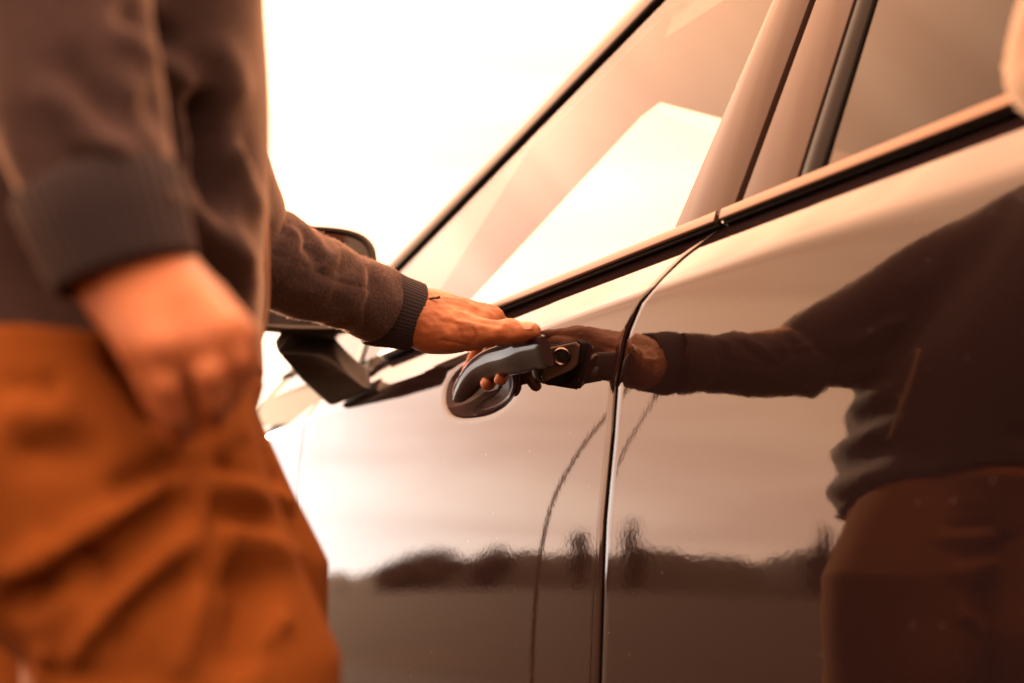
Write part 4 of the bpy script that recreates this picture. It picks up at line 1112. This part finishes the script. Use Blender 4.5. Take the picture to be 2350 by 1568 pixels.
# hair and shoes
def hair_f(P):
    d = ell(HC + [-.018, 0, .035], (.108, .089, .098))(P)
    return np.maximum(d, -(ell(HC + [.085, 0, -.02], (.075, .085, .085))(P)))
V, Fc = nets(hair_f, HC - [.15, .12, .09], HC + [.13, .12, .15], .005)
V = V + grad(hair_f, V, 1e-3) * lump(V, .003, 140, 11)[:, None]
fast_mesh('hair', V, Fc, HAIR, person)
for cx_, cy_ in ((.155, .82), (.105, .60)):
    def shoe_f(P):
        d = union([ell((cx_ + .03, cy_, .045), (.10, .046, .045)), ell((cx_ + .10, cy_, .035), (.07, .048, .035)), ell((cx_ - .02, cy_, .07), (.055, .042, .06))], .02)(P)
        return np.maximum(d, .004 - P[:, 2])
    V, Fc = nets(shoe_f, (cx_ - .12, cy_ - .08, -.008), (cx_ + .22, cy_ + .08, .16), .008); fast_mesh('shoe', V, Fc, SHOE, person)

# ---- a second person just outside the right edge; only the knitted elbow is in the picture
KNIT = cloth('beige_knit', (0.22, 0.12, 0.07), .12, 500, .001, 300, .5)
DENIM = cloth('dark_denim', (.03, .035, .05), .2, 900, .0003, 700, .1)
p2 = empty('person', (.40, -.05, 0)); tag(p2, 'person in beige ribbed knitwear whose elbow enters at the right edge before the rear window', 'person')
S2, E2 = np.array([.435, .105, 1.27]), pd(2452, 150, .565); H2 = np.array([.43, .13, .96])
t2 = zloft([(.84, .40, -.05, .115, .155), (1.0, .40, -.05, .105, .14), (1.2, .40, -.05, .11, .165), (1.32, .40, -.05, .09, .14), (1.38, .40, -.05, .05, .055)], 2.2)
S2b, E2b, H2b = np.array([.40, -.21, 1.27]), np.array([.38, -.27, 1.02]), np.array([.36, -.26, .80])
def knit_f(P):
    d = smin(t2(P) * .9, chain([S2, E2, H2 + [.02, 0, 0]], [.050, .031, .030])(P), .015)
    return smin(d, chain([S2b, E2b, H2b], [.050, .036, .03])(P), .015)
V, Fc = nets(knit_f, (.24, -.36, .76), (.60, .42, 1.44), .006); V = V + grad(knit_f, V, 1e-3) * (.0006 * np.sin(V[:, 2] * 900))[:, None]
fast_mesh('knit_sweater', V, Fc, KNIT, p2)
l2 = [zloft([(.04, .40, y_, .05, .05), (.45, .40, y_, .06, .06), (.70, .40, y_, .08, .08), (.90, .40, y_ * .9 - .005, .10, .085)], 2) for y_ in (.04, -.14)]
tr2 = union(l2, .02); V, Fc = nets(tr2, (.26, -.26, .03), (.54, .16, .92), .008); fast_mesh('trousers', V, Fc, DENIM, p2)
HD = np.array([.40, -.05, 1.52])
def body2(P):
    d = smin(ell(HD, (.092, .076, .115))(P), ell(HD + [-.085, 0, -.01], (.022, .013, .02))(P), .012)
    for s_ in (1, -1): d = smin(d, ell(HD + [0, .076 * s_, 0], (.016, .010, .028))(P), .006)
    d = smin(d, chain([HD + [.01, 0, -.2], HD + [0, 0, -.08]], [.055, .048])(P), .03)
    d = smin(d, np.maximum(t2(P) + .02, .9 - P[:, 2]), .02)
    d = smin(d, np.maximum(tr2(P) + .015, P[:, 2] - .93), .02)
    d = smin(d, chain([S2, E2, H2], [.03, .02, .02])(P), .01)
    for k in range(4): d = smin(d, chain([H2, H2 + [-.045, -.03 + .018 * k, -.01], H2 + [-.07, -.04 + .02 * k, -.035]], [.014, .009, .007])(P), .004)
    d = smin(d, chain([S2b, E2b, H2b, H2b + [0, 0, -.08]], [.03, .022, .018, .022])(P), .01)
    for k in range(5): d = smin(d, chain([H2b + [.03 - .016 * k, 0, -.06], H2b + [.036 - .018 * k, .006, -.15 + .02 * abs(k - 2)]], [.010, .007])(P), .003)
    return d
V, Fc = nets(body2, (.24, -.34, .05), (.60, .42, 1.68), .0078); fast_mesh('body', V, Fc, SKIN, p2)
def hair2(P): return np.maximum(ell(HD + [.015, 0, .02], (.100, .086, .115))(P), -ell(HD + [-.085, 0, -.04], (.07, .085, .10))(P))
V, Fc = nets(hair2, HD - .15, HD + .16, .006); fast_mesh('hair', V, Fc, HAIR, p2)
for y_ in (.04, -.14):
    f_ = lambda P, y_=y_: np.maximum(union([ell((.37, y_, .045), (.10, .044, .045)), ell((.31, y_, .035), (.07, .046, .034))], .02)(P), .004 - P[:, 2])
    V, Fc = nets(f_, (.20, y_ - .07, -.01), (.50, y_ + .07, .11), .008); fast_mesh('shoe', V, Fc, SHOE, p2)
